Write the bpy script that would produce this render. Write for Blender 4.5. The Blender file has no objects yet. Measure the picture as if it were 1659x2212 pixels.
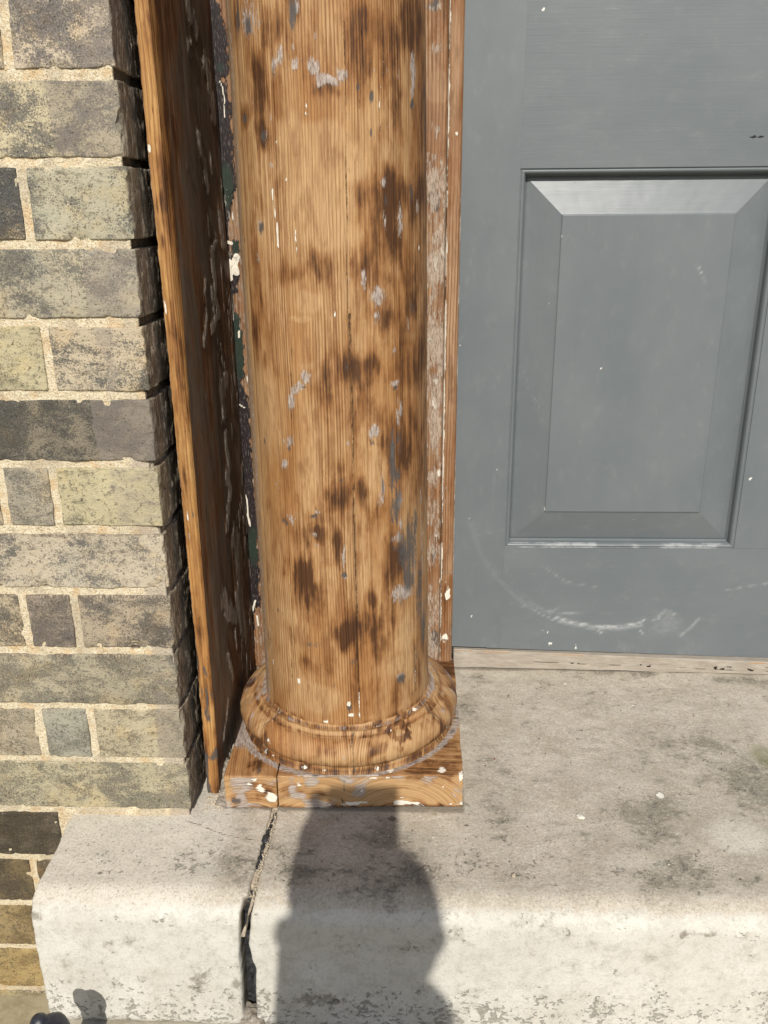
import bpy, bmesh, math, random
import numpy as np
from mathutils import Vector, Matrix
random.seed(4)
S = bpy.context.scene
COL_ = S.collection
R_ = math.radians

# ------------------------------------------------------------------ camera
def setup_camera():
    yaw, pit, rho = R_(2.2), R_(19.7), R_(0.5)
    f = Vector((-math.sin(yaw)*math.cos(pit), math.cos(yaw)*math.cos(pit), -math.sin(pit)))
    r0 = Vector((math.cos(yaw), math.sin(yaw), 0)); u0 = r0.cross(f)
    r = math.cos(rho)*r0 - math.sin(rho)*u0
    u = math.sin(rho)*r0 + math.cos(rho)*u0
    cd = bpy.data.cameras.new('camera'); cam = bpy.data.objects.new('camera', cd); COL_.objects.link(cam)
    cam.matrix_world = Matrix(((r.x, u.x, -f.x, 0), (r.y, u.y, -f.y, -0.895), (r.z, u.z, -f.z, 0.737), (0, 0, 0, 1)))
    cd.sensor_fit = 'VERTICAL'; cd.sensor_height = 24; cd.lens = 1853/2212*24
    cd.clip_start = 0.004; cd.clip_end = 400
    S.camera = cam
    return f, r, u
CAM_F, CAM_R, CAM_U = setup_camera()

# ------------------------------------------------------------------ light
SUN_EL, SUN_AZ = 37.7, -1.5            # elevation; azimuth of travel relative to +y
wd = bpy.data.worlds.new('World'); S.world = wd; wd.use_nodes = True
_n = wd.node_tree.nodes; _bg = _n['Background']
_sky = _n.new('ShaderNodeTexSky'); _sky.sky_type = 'NISHITA'; _sky.sun_disc = False
_sky.sun_elevation = R_(SUN_EL); _sky.sun_rotation = R_(180+SUN_AZ)
_sky.air_density = 1.0; _sky.dust_density = 1.5
wd.node_tree.links.new(_sky.outputs[0], _bg.inputs[0]); _bg.inputs[1].default_value = 0.095
sd = bpy.data.lights.new('sun', 'SUN'); sun = bpy.data.objects.new('sun', sd); COL_.objects.link(sun)
sd.energy = 4.4; sd.angle = R_(0.53); sd.color = (1.0, 0.955, 0.88)
_L = Vector((math.sin(R_(SUN_AZ))*math.cos(R_(SUN_EL)), math.cos(R_(SUN_AZ))*math.cos(R_(SUN_EL)), -math.sin(R_(SUN_EL))))
sun.rotation_euler = _L.to_track_quat('-Z', 'Y').to_euler(); sun.location = (0.3, -6, 5)
S.view_settings.view_transform = 'Standard'; S.view_settings.look = 'None'
S.view_settings.exposure = 0.0; S.view_settings.gamma = 1.0
S.render.engine = 'CYCLES'

# ------------------------------------------------------------------ numpy noise
def _h(i, j, k, s):
    n = (i.astype(np.int64)*374761393 + j.astype(np.int64)*668265263 + k.astype(np.int64)*2147483647 + s*974634777) & 0xffffffff
    n = ((n ^ (n >> 13))*1274126177) & 0xffffffff
    n = ((n ^ (n >> 15))*2246822519) & 0xffffffff
    return ((n ^ (n >> 16)) & 0xffffff)/float(0xffffff)
def vnoise(P, s=0):
    F = np.floor(P); t = P-F; t = t*t*(3-2*t); I = F.astype(np.int64)
    o = 0
    for a in (0, 1):
        wa = t[:, 0] if a else 1-t[:, 0]
        for b in (0, 1):
            wb = t[:, 1] if b else 1-t[:, 1]
            for c in (0, 1):
                wc = t[:, 2] if c else 1-t[:, 2]
                o = o + wa*wb*wc*_h(I[:, 0]+a, I[:, 1]+b, I[:, 2]+c, s)
    return o*2-1
def fbm(P, sc, oct=3, s=0, g=0.5):
    o = 0; a = 1.0; P = np.asarray(P, float)*sc
    for i in range(oct):
        o = o + a*vnoise(P, s+i*17); a *= g; P = P*2.03+11.3
    return o
def sst(x, a, b):
    t = np.clip((x-a)/(b-a), 0, 1); return t*t*(3-2*t)

# ------------------------------------------------------------------ object helpers
def tag(o, label=None, cat=None, group=None, kind=None):
    if label: o['label'] = label
    if cat: o['category'] = cat
    if group: o['group'] = group
    if kind: o['kind'] = kind
    return o
def thing(name, label, cat, loc, group=None):
    o = bpy.data.objects.new(name, None); COL_.objects.link(o); o.location = loc
    o.empty_display_size = 0.05
    return tag(o, label, cat, group)
def wloc(o):
    v = Vector((0, 0, 0))
    while o is not None: v = v+o.location; o = o.parent
    return np.array(v)
def mesh(name, V, F, mat, parent=None, smooth=True, at=None, origin=None):
    """V in world metres; linked as ONE object."""
    V = np.asarray(V, float)
    me = bpy.data.meshes.new(name)
    org = wloc(parent) if parent is not None else (np.array(origin) if origin is not None else np.zeros(3))
    L = V-org
    me.from_pydata(L.tolist(), [], F if isinstance(F, list) else F.tolist())
    if smooth: me.polygons.foreach_set('use_smooth', [True]*len(me.polygons))
    for k, a in (at or {}).items():
        a = np.asarray(a, float)
        at_ = me.color_attributes.new(k, 'FLOAT_COLOR', 'POINT')
        if a.shape[1] == 3: a = np.concatenate([a, np.ones((len(a), 1))], 1)
        at_.data.foreach_set('color', a.astype(np.float32).ravel())
    me.materials.append(mat); me.update()
    o = bpy.data.objects.new(name, me); COL_.objects.link(o)
    if parent is not None: o.parent = parent
    elif origin is not None: o.location = origin
    return o
def gridF(nu, nv, flip=False, closeu=False):
    i, j = np.meshgrid(np.arange(nu if closeu else nu-1), np.arange(nv-1), indexing='ij')
    a = (i*nv+j).ravel(); b = (((i+1) % nu)*nv+j).ravel()
    Q = np.stack([a, b, b+1, a+1], 1)
    return Q[:, ::-1] if flip else Q
def ax(a, b, step, r=0.0):
    """coordinates from a to b, dense at the rounded ends"""
    n = max(2, int(round((b-a-2*r)/step))+1)
    m = np.linspace(a+r, b-r, n)
    if r > 0:
        t = np.array([0, .25, .55, .8])*r
        m = np.concatenate([a+t, m, (b-t)[::-1]])
    return m
def rbox(x, y, z, r, weld=True):
    """rounded box from three coordinate lists (first/last = faces)"""
    lo = np.array([x[0], y[0], z[0]]); hi = np.array([x[-1], y[-1], z[-1]])
    Vs, Fs, n0 = [], [], 0
    def face(A, B, k, val, flip):
        nonlocal n0
        a, b = np.meshgrid(A, B, indexing='ij'); c = np.full(a.shape, val)
        o = [None]*3; ks = [q for q in range(3) if q != k]
        o[ks[0]] = a; o[ks[1]] = b; o[k] = c
        P = np.stack([q.ravel() for q in o], 1)
        Vs.append(P); Fs.append(gridF(len(A), len(B), flip)+n0); n0 += len(P)
    face(y, z, 0, lo[0], True); face(y, z, 0, hi[0], False)
    face(x, z, 1, lo[1], False); face(x, z, 1, hi[1], True)
    face(x, y, 2, lo[2], True); face(x, y, 2, hi[2], False)
    V = np.concatenate(Vs); F = np.concatenate(Fs)
    key = np.round(V*1e6).astype(np.int64)
    _, idx, inv = np.unique(key, axis=0, return_index=True, return_inverse=True)
    V = V[idx]; F = inv.ravel()[F]
    C = np.clip(V, lo+r, hi-r); D = V-C; n = np.linalg.norm(D, axis=1); m = n > 1e-9
    N = np.zeros_like(V); N[m] = D[m]/n[m][:, None]
    if r > 0: V = V.copy(); V[m] = C[m]+N[m]*r
    return V, F, N
def tube(pts, rad, n=12, cap=True):
    pts = [np.array(p, float) for p in pts]; V = []; 
    T = [pts[min(i+1, len(pts)-1)]-pts[max(i-1, 0)] for i in range(len(pts))]
    ref = np.array([0, 0, 1.]) if abs(T[0][2]) < .9*np.linalg.norm(T[0]) else np.array([1., 0, 0])
    for i, p in enumerate(pts):
        t = T[i]/np.linalg.norm(T[i]); a = np.cross(t, ref); a /= np.linalg.norm(a); b = np.cross(t, a)
        r = rad[i] if hasattr(rad, '__len__') else rad
        for k in range(n):
            w = 2*math.pi*k/n; V.append(p+r*(math.cos(w)*a+math.sin(w)*b))
    F = []
    for i in range(len(pts)-1):
        for k in range(n):
            F.append([i*n+k, i*n+(k+1) % n, (i+1)*n+(k+1) % n, (i+1)*n+k])
    if cap: F.append(list(range(n))[::-1]); F.append([(len(pts)-1)*n+k for k in range(n)])
    return np.array(V), F
def join(parts):
    V, F, n = [], [], 0
    for v, f in parts:
        V.append(np.asarray(v)); F += [[int(i)+n for i in q] for q in f]; n += len(v)
    return np.concatenate(V), F
def lathe(prof, c, n=64, a0=0, a1=2*math.pi):
    th = np.linspace(a0, a1, n, endpoint=not (abs(a1-a0-2*math.pi) < 1e-6)); 
    r = np.array([p[0] for p in prof]); z = np.array([p[1] for p in prof])
    T, RR = np.meshgrid(th, r, indexing='ij'); _, ZZ = np.meshgrid(th, z, indexing='ij')
    V = np.stack([c[0]+RR*np.sin(T), c[1]-RR*np.cos(T), ZZ], -1).reshape(-1, 3)
    return V, gridF(n, len(r), False, closeu=abs(a1-a0-2*math.pi) < 1e-6), T.ravel(), ZZ.ravel(), RR.ravel()

# masks: stains given in the surface's own coordinates (mm)
def mell(U, Vv, L, soft=0.45):
    o = np.zeros(len(U))
    for e in L:
        if e[4] == 0: continue
        d = ((U-e[0]*1e-3)/max(e[2]*1e-3, 3e-4))**2+((Vv-e[1]*1e-3)/max(e[3]*1e-3, 3e-4))**2
        o = np.maximum(o, e[4]*np.exp(-d*0.9*0.9))
    return o
def mline(U, Vv, L, wk=1.0):
    o = np.zeros(len(U)); P = np.stack([U, Vv], 1)
    for e in L:
        w, s = max(e[0]*.5*wk, .7)*1e-3, e[1]; p = np.array(e[2:]).reshape(-1, 2)*1e-3
        for a, b in zip(p[:-1], p[1:]):
            ab = b-a; t = np.clip(((P-a)@ab)/max(ab@ab, 1e-12), 0, 1)
            d = np.linalg.norm(P-a-t[:, None]*ab, axis=1)
            o = np.maximum(o, s*np.exp(-(d/w)**2*.7))
    return o

# ------------------------------------------------------------------ material helper
class M:
    def __init__(s, name):
        s.m = bpy.data.materials.new(name); s.m.use_nodes = True
        s.t = s.m.node_tree; s.N = s.t.nodes; s.B = s.N['Principled BSDF']; s.k = 0
    def _in(s, sock, v):
        if v is None: return
        if hasattr(v, 'is_output'): s.t.links.new(v, sock)
        else:
            if isinstance(v, tuple) and len(v) == 3 and len(getattr(sock, 'default_value', (0,))) == 4: v = (*v, 1)
            sock.default_value = v
    def node(s, typ, **kw):
        n = s.N.new(typ)
        for k, v in kw.items(): setattr(n, k, v)
        return n
    def pos(s): return s.node('ShaderNodeTexCoord').outputs['Object']
    def attr(s, name):
        n = s.node('ShaderNodeAttribute', attribute_name=name); return n.outputs['Color']
    def attra(s, name):
        n = s.node('ShaderNodeAttribute', attribute_name=name); return n.outputs['Alpha']
    def sep(s, v):
        n = s.node('ShaderNodeSeparateXYZ'); s._in(n.inputs[0], v); return n.outputs
    def comb(s, x, y, z=0.0):
        n = s.node('ShaderNodeCombineXYZ')
        for i, v in enumerate((x, y, z)): s._in(n.inputs[i], v)
        return n.outputs[0]
    def op(s, o, a, b=0.0, clamp=False):
        n = s.node('ShaderNodeMath', operation=o); n.use_clamp = clamp
        s._in(n.inputs[0], a); s._in(n.inputs[1], b); return n.outputs[0]
    def add(s, a, b): return s.op('ADD', a, b)
    def mul(s, a, b): return s.op('MULTIPLY', a, b)
    def sub(s, a, b): return s.op('SUBTRACT', a, b)
    def mad(s, a, b, c): return s.add(s.mul(a, b), c)
    def vmul(s, v, t):
        n = s.node('ShaderNodeVectorMath', operation='MULTIPLY'); s._in(n.inputs[0], v); s._in(n.inputs[1], t); return n.outputs[0]
    def vadd(s, v, t):
        n = s.node('ShaderNodeVectorMath', operation='ADD'); s._in(n.inputs[0], v); s._in(n.inputs[1], t); return n.outputs[0]
    def noise(s, v, sc, det=3.0, ro=.55, dist=0.0, col=False):
        n = s.node('ShaderNodeTexNoise'); s._in(n.inputs['Vector'], v); n.inputs['Scale'].default_value = sc
        n.inputs['Detail'].default_value = det; n.inputs['Roughness'].default_value = ro; n.inputs['Distortion'].default_value = dist
        return n.outputs['Color'] if col else n.outputs['Fac']
    def vor(s, v, sc, rnd=1.0, feat='F1', out='Distance'):
        n = s.node('ShaderNodeTexVoronoi', feature=feat); s._in(n.inputs['Vector'], v); n.inputs['Scale'].default_value = sc
        n.inputs['Randomness'].default_value = rnd; return n.outputs[out]
    def ss(s, v, a, b):
        n = s.node('ShaderNodeMapRange', interpolation_type='SMOOTHSTEP'); s._in(n.inputs[0], v)
        n.inputs[1].default_value = a; n.inputs[2].default_value = b; return n.outputs[0]
    def mix(s, f, a, b, mode='MIX'):
        n = s.node('ShaderNodeMix', data_type='RGBA', blend_type=mode); n.clamp_factor = True
        s._in(n.inputs[0], f); s._in(n.inputs[6], a); s._in(n.inputs[7], b); return n.outputs[2]
    def scale(s, c, k):   # colour times factor
        n = s.node('ShaderNodeVectorMath', operation='SCALE'); s._in(n.inputs[0], c); s._in(n.inputs['Scale'], k); return n.outputs[0]
    def ramp(s, f, stops):
        n = s.node('ShaderNodeValToRGB'); s._in(n.inputs[0], f); e = n.color_ramp.elements
        while len(e) < len(stops): e.new(.5)
        for i, (p, c) in enumerate(stops):
            e[i].position = p; e[i].color = (*c, 1) if isinstance(c, tuple) else (c, c, c, 1)
        return n.outputs[0]
    def bump(s, h, dist, st=1.0, nrm=None):
        n = s.node('ShaderNodeBump'); n.inputs['Strength'].default_value = st; n.inputs['Distance'].default_value = dist
        s._in(n.inputs['Height'], h)
        if nrm is not None: s._in(n.inputs['Normal'], nrm)
        return n.outputs[0]
    def out(s, col, rough=.8, nrm=None, spec=.3, metal=0.0):
        s._in(s.B.inputs['Base Color'], col); s._in(s.B.inputs['Roughness'], rough)
        s._in(s.B.inputs['Specular IOR Level'], spec); s.B.inputs['Metallic'].default_value = metal
        if nrm is not None: s._in(s.B.inputs['Normal'], nrm)
        return s.m

# stains, scuffs and flakes read off the photograph, in each surface's own coordinates (mm): [u, v, ru, rv, strength] or [width, strength, u, v, ...]
COL={'broad':[[89.1,723.8,50,73.5,0.6],[107.3,607.5,38.7,125.4,0.6],[71.1,661.2,32.6,55.3,0.5],[-72.5,830.3,25.1,67.6,0.5],[-5.4,562.8,50,26.2,0.35],[100.6,483.1,42.6,93.1,0.6],[74.7,341.7,43.5,81.1,0.5],[-93.9,640.5,22,108.1,0.5],[-23.1,870.4,26.9,51,0.4],[40.1,223.2,39.6,72.8,0.6],[10.7,403.8,27.7,52.9,0.5],[99.8,882.8,35.1,70.6,0.5],[50.8,887.4,19.3,55.1,0.45],[-67.5,516.2,25.8,33.5,0.2],[-12.8,509.8,41.3,27.3,0.3],[42.1,550.9,50,31.9,0.5],[-24.3,361.7,50,36.3,0.35],[66.1,249.7,30.5,78.9,0.55],[-45.6,297.9,29.6,51.2,0.45],[9.2,682.4,50,19.2,0.3],[-31,916,27.8,32.6,0.35]],'burn':[[-70.9,806.6,12.9,16.6,1],[-77,793.2,11,13.8,0.6],[-50.4,909.1,12.2,20.8,0.65],[50.2,911.8,7.1,22.2,0.75],[85.9,746.9,21,25.5,0.95],[74,710.3,11.2,27.6,0.95],[87.3,700.2,8.8,18.1,0.8],[123.2,911.1,32.8,36.7,0.7],[137.4,742.1,37.1,36.8,0.8],[146.3,866.6,28.2,46.7,0.6],[107.9,635,13.9,26.2,0.95],[-91.4,674.5,9,44.8,0.7],[43.8,675.5,23.1,18,0.55],[-20.4,677.9,32.7,9.8,0.4],[10.1,849.3,14.7,5.7,0.65],[-96.4,830.8,11.1,15.1,0.7],[68.7,661.4,10.9,11.7,0.8],[85.8,851.9,17.4,13.3,0.5],[-51.9,763.3,13,18.6,0.35],[-97.4,795.7,9.3,39.2,0.45],[55.1,896.9,11.1,8.4,0.4],[-110.5,916.3,9.7,14.1,0.7],[104.5,778.6,33.7,9.4,0.4],[-46.7,845.2,12.1,10.1,0.35],[71.8,800.7,12.9,15.2,0.3],[-22.6,923.5,10.2,27.2,0.4],[-100,594,11.9,27.5,0.85],[17.7,564.8,8,17.6,1],[-0.3,552.8,7.1,21.3,0.6],[50.6,559.4,12,16,1],[74.4,616.8,11.5,15.5,0.7],[134.6,565.2,39.8,37.5,0.7],[40,515.4,21.6,21.9,0.45],[93.5,459.2,11.7,29.1,1],[7.6,412.2,14.8,21.4,0.95],[6.8,444.8,11,15.2,0.6],[38.6,419.9,5.8,15.5,0.75],[2.4,353.1,6,15.2,1],[-18.6,358.4,5.5,11.1,0.8],[-40.1,304.6,10,23.3,1],[-29.4,287.3,8.4,12.8,0.85],[-72.1,306,11.9,10.8,0.6],[-36.9,350.4,5.3,22.6,0.6],[12.7,235.9,13.5,17.4,1],[47.5,242.3,15,26.1,0.85],[45,272.8,9.3,12.8,0.8],[80.4,313.2,13.3,42.4,0.95],[29.6,543.1,45.5,12.5,0.4],[52.6,384.7,10.5,32,0.5],[87.2,546.5,26.1,21.9,0.45],[106,506.4,22.5,22.8,0.6],[137.5,424.5,29.1,41,0.5],[-100.8,383.3,37.9,12.8,0.3],[-6.3,382.9,29.2,11.9,0.4],[-75.9,369.4,19.3,18.8,0.45],[66.7,341.6,6.9,31,0.5],[-34,187.5,14.6,12.4,0.55],[-5.1,190.7,13,14.7,0.5],[51.6,204.2,14.5,29.2,0.6],[21.4,150.5,8.7,22.5,0.35],[81,132.5,18.8,15.3,0.5],[-35.2,268.4,11.9,14.1,0.3],[125.6,181,19.2,38.4,0.5],[-71.9,255.1,20.7,12.2,0.3]],'dk':[[-24.8,912.8,3.8,16.4,1],[-81.4,912.3,5.4,9.8,0.8],[-102.2,918,4.5,15.4,0.8],[-69.7,806.5,4.9,9,0.6],[56.8,838,3,5.1,1],[41.5,847.6,1.7,4.3,0.8],[114.3,842.2,4,5.3,1],[53.8,812.2,1.5,3,0.8],[-79.9,716.9,5.1,4.9,0.7],[-100.3,828.1,5.3,4.5,0.8],[174.3,755.8,0.2,1.7,0],[165.9,821.5,14.8,82.6,0.5],[-47.7,860.4,2,2.1,0.6],[6.9,850,5.7,2.8,0.6],[-123.6,702.9,4.2,3.4,0.7],[70.4,740.6,2.9,14.2,0.5],[113.1,747,4.1,13,0.6],[109.4,629.7,7.4,15.8,0.6],[0.8,860.7,1.9,4.2,0.5],[75.7,449.2,4.3,36.9,0.9],[85.9,476,5.2,19.1,0.6],[80.1,432.8,7,11.7,0.8],[81.8,392.9,7.7,26.1,0.8],[100,332.6,19,42.4,0.85],[100.9,291.8,11.8,19.4,0.9],[113.8,359.6,14.5,25.1,0.6],[126.9,268.7,9.5,58.4,0.75],[139.8,206,11,34.9,0.7],[80.9,338.1,6.7,12.4,0.7],[10.8,315.2,3.4,4.5,1],[-23.6,387.8,3.9,2.4,1],[9.1,431.8,2.2,2.7,0.9],[-66.4,372.5,7.5,5.1,0.8],[-56.8,470,4.2,5.7,0.6],[50.8,483.1,5,4.7,0.7],[83.2,532.4,3.4,3.7,0.8],[55,398.2,2.1,4.9,0.7],[58.7,426.9,1.7,15.5,0.8],[31.3,318.8,1.5,3.7,0.7],[-109.2,311.3,5.2,18.2,0.3],[87.3,259.6,11.5,13.1,0.5],[-81.8,250.2,11.9,3.2,0.5],[-30.1,218.4,10.7,4,0.5],[-29,544.1,4.3,2.1,0.8],[20.3,562.9,3.6,10.5,0.5],[52.4,554,4.9,6.2,0.5],[-62.6,452,2.5,4.9,0.6],[-99.1,469.4,3.2,5,0.7],[85.6,146,7.7,7.1,0.8],[-6.1,160,3,6.2,0.5],[12.2,126.2,2.6,6.6,1],[-117.4,195.5,7.5,16.5,0.5],[-32.9,214.4,10.7,3.4,0.6],[113.7,161.3,4.3,38.6,0.6],[17.2,193.9,3.8,5.3,0.6],[-112.1,102.2,14.7,5.8,0.5]],'gl':[[-47.9,872.5,3.9,8.5,0.8],[-40,877.6,3.7,8.4,0.8],[-23.7,868.4,5.2,6.3,0.8],[-3.7,868.5,5.2,6.3,0.95],[3.1,856.4,5.2,5.7,1],[11.1,855,8.9,3.1,1],[23.6,862.1,5.2,5.4,1],[-80.8,917.9,14.3,15.3,0.6],[117.2,872.4,4.9,14.9,0.95],[113.5,854.2,3.3,9,0.8],[57.2,643.6,8,8.4,0.9],[41.6,660.8,3.3,8.2,0.8],[92.7,719.6,5.2,14.6,0.7],[68.9,718.4,2.9,11.2,0.6],[68.8,759.4,3.3,5.4,0.8],[-21.1,920.7,3.4,8.1,0.7],[-25.5,883.9,2.1,5.6,0.6],[60.6,863.4,1.5,4.3,0.6],[-58.2,780.3,2.6,7.6,0.6],[-64,806.3,2.3,9,0.6],[-82.4,719.3,4,4.9,0.6],[125.6,730.6,4.3,8.3,0.6],[-56.3,822.3,2.1,5.9,0.5],[-84.2,844.8,2.8,11.8,0.4],[90.7,865.5,1.9,5.8,0.5],[76.2,860,2.1,8.7,0.4],[-84.4,683.2,3.6,10.1,0.5],[102.8,607.5,2.4,12.4,0.6],[55.7,621.7,3.9,8.5,0.6],[76.1,808.4,3,3.8,0.5],[0.5,892.8,1.6,5.5,0.5],[19.2,829.2,0.5,0.1,0],[-27.1,835.7,10.8,2,0.3],[-27.9,556.6,5,6.4,1],[-35.8,545.5,6,5,1],[-43.1,540.5,5.5,4,1],[-48.6,526.5,4.4,8.2,1],[82.6,538.9,4.9,3.6,0.9],[90.4,511,3.2,7.5,0.8],[85.8,500.6,2.5,8.4,0.8],[51,494.2,5.6,5.2,0.95],[58.6,421.1,2.9,19.5,0.7],[55.5,405.9,2.1,10.8,0.7],[-55.8,478.6,6.1,6.6,0.7],[-62.3,449.2,4,6.8,0.9],[-57.3,381.4,6.8,7.1,0.6],[84.5,398.3,5.7,9,0.75],[87.9,371.2,3.8,12.2,0.7],[83.6,351.8,7.4,7.2,0.75],[90.3,273.8,16.7,8.6,0.9],[84.7,262.6,5.4,6.5,0.7],[10.5,336.7,1.9,15.3,0.7],[-19.6,392.1,3.9,2.4,0.7],[-23.9,362,3.6,3.2,0.7],[-22.5,348,3.6,2.8,0.6],[131.3,385.2,5.4,12.4,0.6],[18.9,483.8,2.5,11.1,0.5],[-74.8,423.7,8.8,8,0.4],[113,306.9,5.4,43.3,0.5],[135.6,320.1,6.2,54.7,0.5],[80.5,577.8,1.9,4.4,0.8],[75.9,462.5,2.8,19.1,0.6],[10.1,310.1,1.5,2.1,0.7],[86.7,520.9,2,11.1,0.5],[84.2,151.6,6,3.5,0.8],[-30.5,215.9,8.2,2.9,0.4],[138.1,220.6,7.6,40.3,0.5],[92.1,265.3,15.2,4.7,0.8]],'pale':[[-4.8,803,40.6,22.3,0.8],[10.8,777.6,44.8,27.3,0.9],[-4,739.6,39.4,31.3,0.85],[5.1,711.4,29.4,19.1,0.8],[-33.6,812.5,15.1,22.3,0.6],[75.6,785.7,15.9,13.8,0.6],[-22.2,638.5,21.9,15.1,0.8],[-154,790.6,19.3,136.8,0.7],[115.8,709.3,26.8,23.4,0.4],[84.4,670.6,15.3,18.4,0.5],[39.3,707.8,12.7,19.2,0.5],[-91.1,512.8,49.4,82.8,0.6],[-30.2,620.4,19.9,4.2,0.8],[36.4,590.1,9.2,20.8,0.5],[-78.6,252.3,29.8,27.2,0.55],[92.2,215.8,23,24.7,0.8],[-24.7,445.9,16,30.8,0.35],[-25,569.9,21.7,8.8,0.5],[56.5,471.2,10.5,22.7,0.35],[19.2,297.1,9.6,37.9,0.35],[107.4,587.2,22.5,10.8,0.5],[-125.9,199,27.4,53.8,0.8],[-124.5,427.6,29.4,93.9,0.5],[-31.3,138.3,36.6,24.3,0.9],[81.6,170.3,18.7,20,0.7],[57.5,143.3,15.2,20.2,0.4],[-96.3,162.2,50,48.8,0.5],[130.6,152.7,0.1,0.3,0],[-50.3,251.4,22.2,19.3,0.3]],'wh':[[-14.4,832.4,1,5.1,1],[-13.9,825.1,2.7,1.2,0.8],[-40.1,763.1,1.3,2.1,1],[-50.7,799,1.6,2.1,0.9],[26.9,672.7,0.7,11.4,0.5],[21.1,680.9,1,4.8,0.6],[8.9,624.3,1.2,4.4,0.9],[31.6,829.3,1,1.5,0.8],[129.1,690.3,1.8,3.4,0.9],[26.6,661.3,2.1,4.6,0.6],[6.4,651.8,3.4,2.3,0.4],[-24.2,673.8,0.9,0.8,1],[56.3,645.3,2,1.7,0.4],[26.7,566.2,1.1,3.5,0.7],[-31.1,244.4,0.5,0.2,0],[11,310,1.5,1.7,1],[10.3,133.3,2.4,3.8,1.2],[13.2,116.5,3.9,2.5,1.2],[-56.1,157.8,2.7,4.6,0.9],[161.2,86.8,15.1,3.9,0.9],[-18.9,105.3,3.6,2.1,0.9],[-4.7,102.1,1.7,3.1,0.7],[113.4,140.9,1.3,15.5,0.6],[38.1,108.8,1.8,2,0.6]],'whl':[[1.6,1,-59.4,753.3,-57.7,733.7,-55.3,717.9,-54.3,693.7],[1,0.55,77.7,897.3,70.3,869.7,65.7,839.1,63.8,816.9],[1,0.8,-32.5,711.5,-32.8,687.5],[0.8,0.35,99.3,467.7,106.7,452.4,100.2,434.3,84.8,416.1],[0.7,0.4,74.5,507.9,99.7,492.4],[0.8,0.7,24,150.2,23.5,109.9],[1.3,0.5,-111.5,218.3,-108.2,179.6,-102.2,123.2]],'sm':[[0.8,1,25.7,624.6,25,583.7,25.2,512.8,24.8,446,24,348.1,24.9,265,22.4,197.4],[0.7,0.6,141.3,615.6,164.3,374.3,156.1,147],[0.5,0.35,-44.5,589.9,-51.6,462.2],[0.7,1,24.1,270.4,23.7,213.8,23,170.2,23.8,140.3],[0.6,0.7,-64.2,247.8,-67.2,178.7,-68.5,117.5],[0.6,0.5,112.9,246.6,113.1,120.2],[0.6,0.55,28.9,927.1,26.9,799.9,24.1,676,24.5,590.5],[0.5,0.4,-65.7,931.2,-66,889.5],[0.6,0.6,174.9,946.2,162.1,578],[0.5,0.5,42.7,829.5,46.7,900.6]]}
BRD={'fl':[[5,1,196.7,953.3,199.9,943.1,221.9,940.1,233.5,924.7],[4,0.6,187.4,906.2,199.9,916.2],[8,0.9,261.1,902.5,279.9,887.5,280.8,874.3,288,862.7,288.2,846.8],[6,1,200.5,813.2,203.2,799.2,218.9,785.6,221.8,771.1,230.5,757.6],[4,0.7,252.5,790.5,260.5,781.6],[4,0.5,187.4,906.2,197.5,895.6],[5,1,205,633.1,236,608.6,191.3,592.7],[9,1,247.4,517.2,221.5,504,222.7,476.1],[6,1,222.5,443.3,224.5,416.5,236.2,400.9,211.3,393.8,224.9,367.4,207.3,348.7,192.6,321.8],[14,1,235.2,292.6,253.1,253.5,252.4,213.1,229.4,201.8,244.4,150],[9,0.8,143.9,242.4,156.9,215.7,209.3,179],[7,0.7,255.8,144.2,260.9,118.5],[5,0.6,230.2,561,243,536.4],[5,0.6,192.6,165.8,197.5,144],[6,0.7,256.2,698.2,220.5,679.1,229.1,647.3,209.3,617.5],[5,0.6,174.4,651.7,166.5,601.8,142.8,584.5],[8,0.8,284.8,722.7,293.5,686.1],[4,0.8,138.9,151.1,162,104.7],[3,0.8,125.7,93.4,101.2,76.1,83.9,60.8]]}
BED={'br':[[-269.7,737.3,1.3,11.7,1],[-269.2,814.9,1,7.4,0.7],[-265.7,829.5,0.7,3.6,0.7],[-265.8,739.5,1.4,15.1,1],[-267.6,702.3,1.8,12.1,0.9],[-269.3,811,1,9.5,0.6],[-265.8,653.4,1.5,21.5,0.5],[-265.1,621,1.5,7.3,0.4],[-271.2,491.9,1.8,18.1,0.6],[-268.5,445.3,2,22.8,0.8],[-274.3,195,3,26.9,1],[-267.7,249.8,1.3,14.1,0.6],[-269.7,373.5,2,13,0.5],[-267.3,329.7,2.1,13.4,0.4]],'dk':[[-273.9,199.8,1.9,5.9,0.9],[-273,61.1,2.2,6.5,1],[-273.5,22.6,1.8,7.5,0.8],[-270.4,46.5,1,17.8,0.5],[-274.8,240.4,1.1,11.8,0.8],[-271,155.7,1.7,15,0.6]],'wh':[[-272.1,792.7,1.7,4.7,1.2],[-271.8,633.7,1.3,9,1],[-253.4,767.5,0.5,0.2,0],[-269,392.9,1.2,6.4,0.9],[-269.1,369.2,1,8.7,0.5]]}
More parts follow.
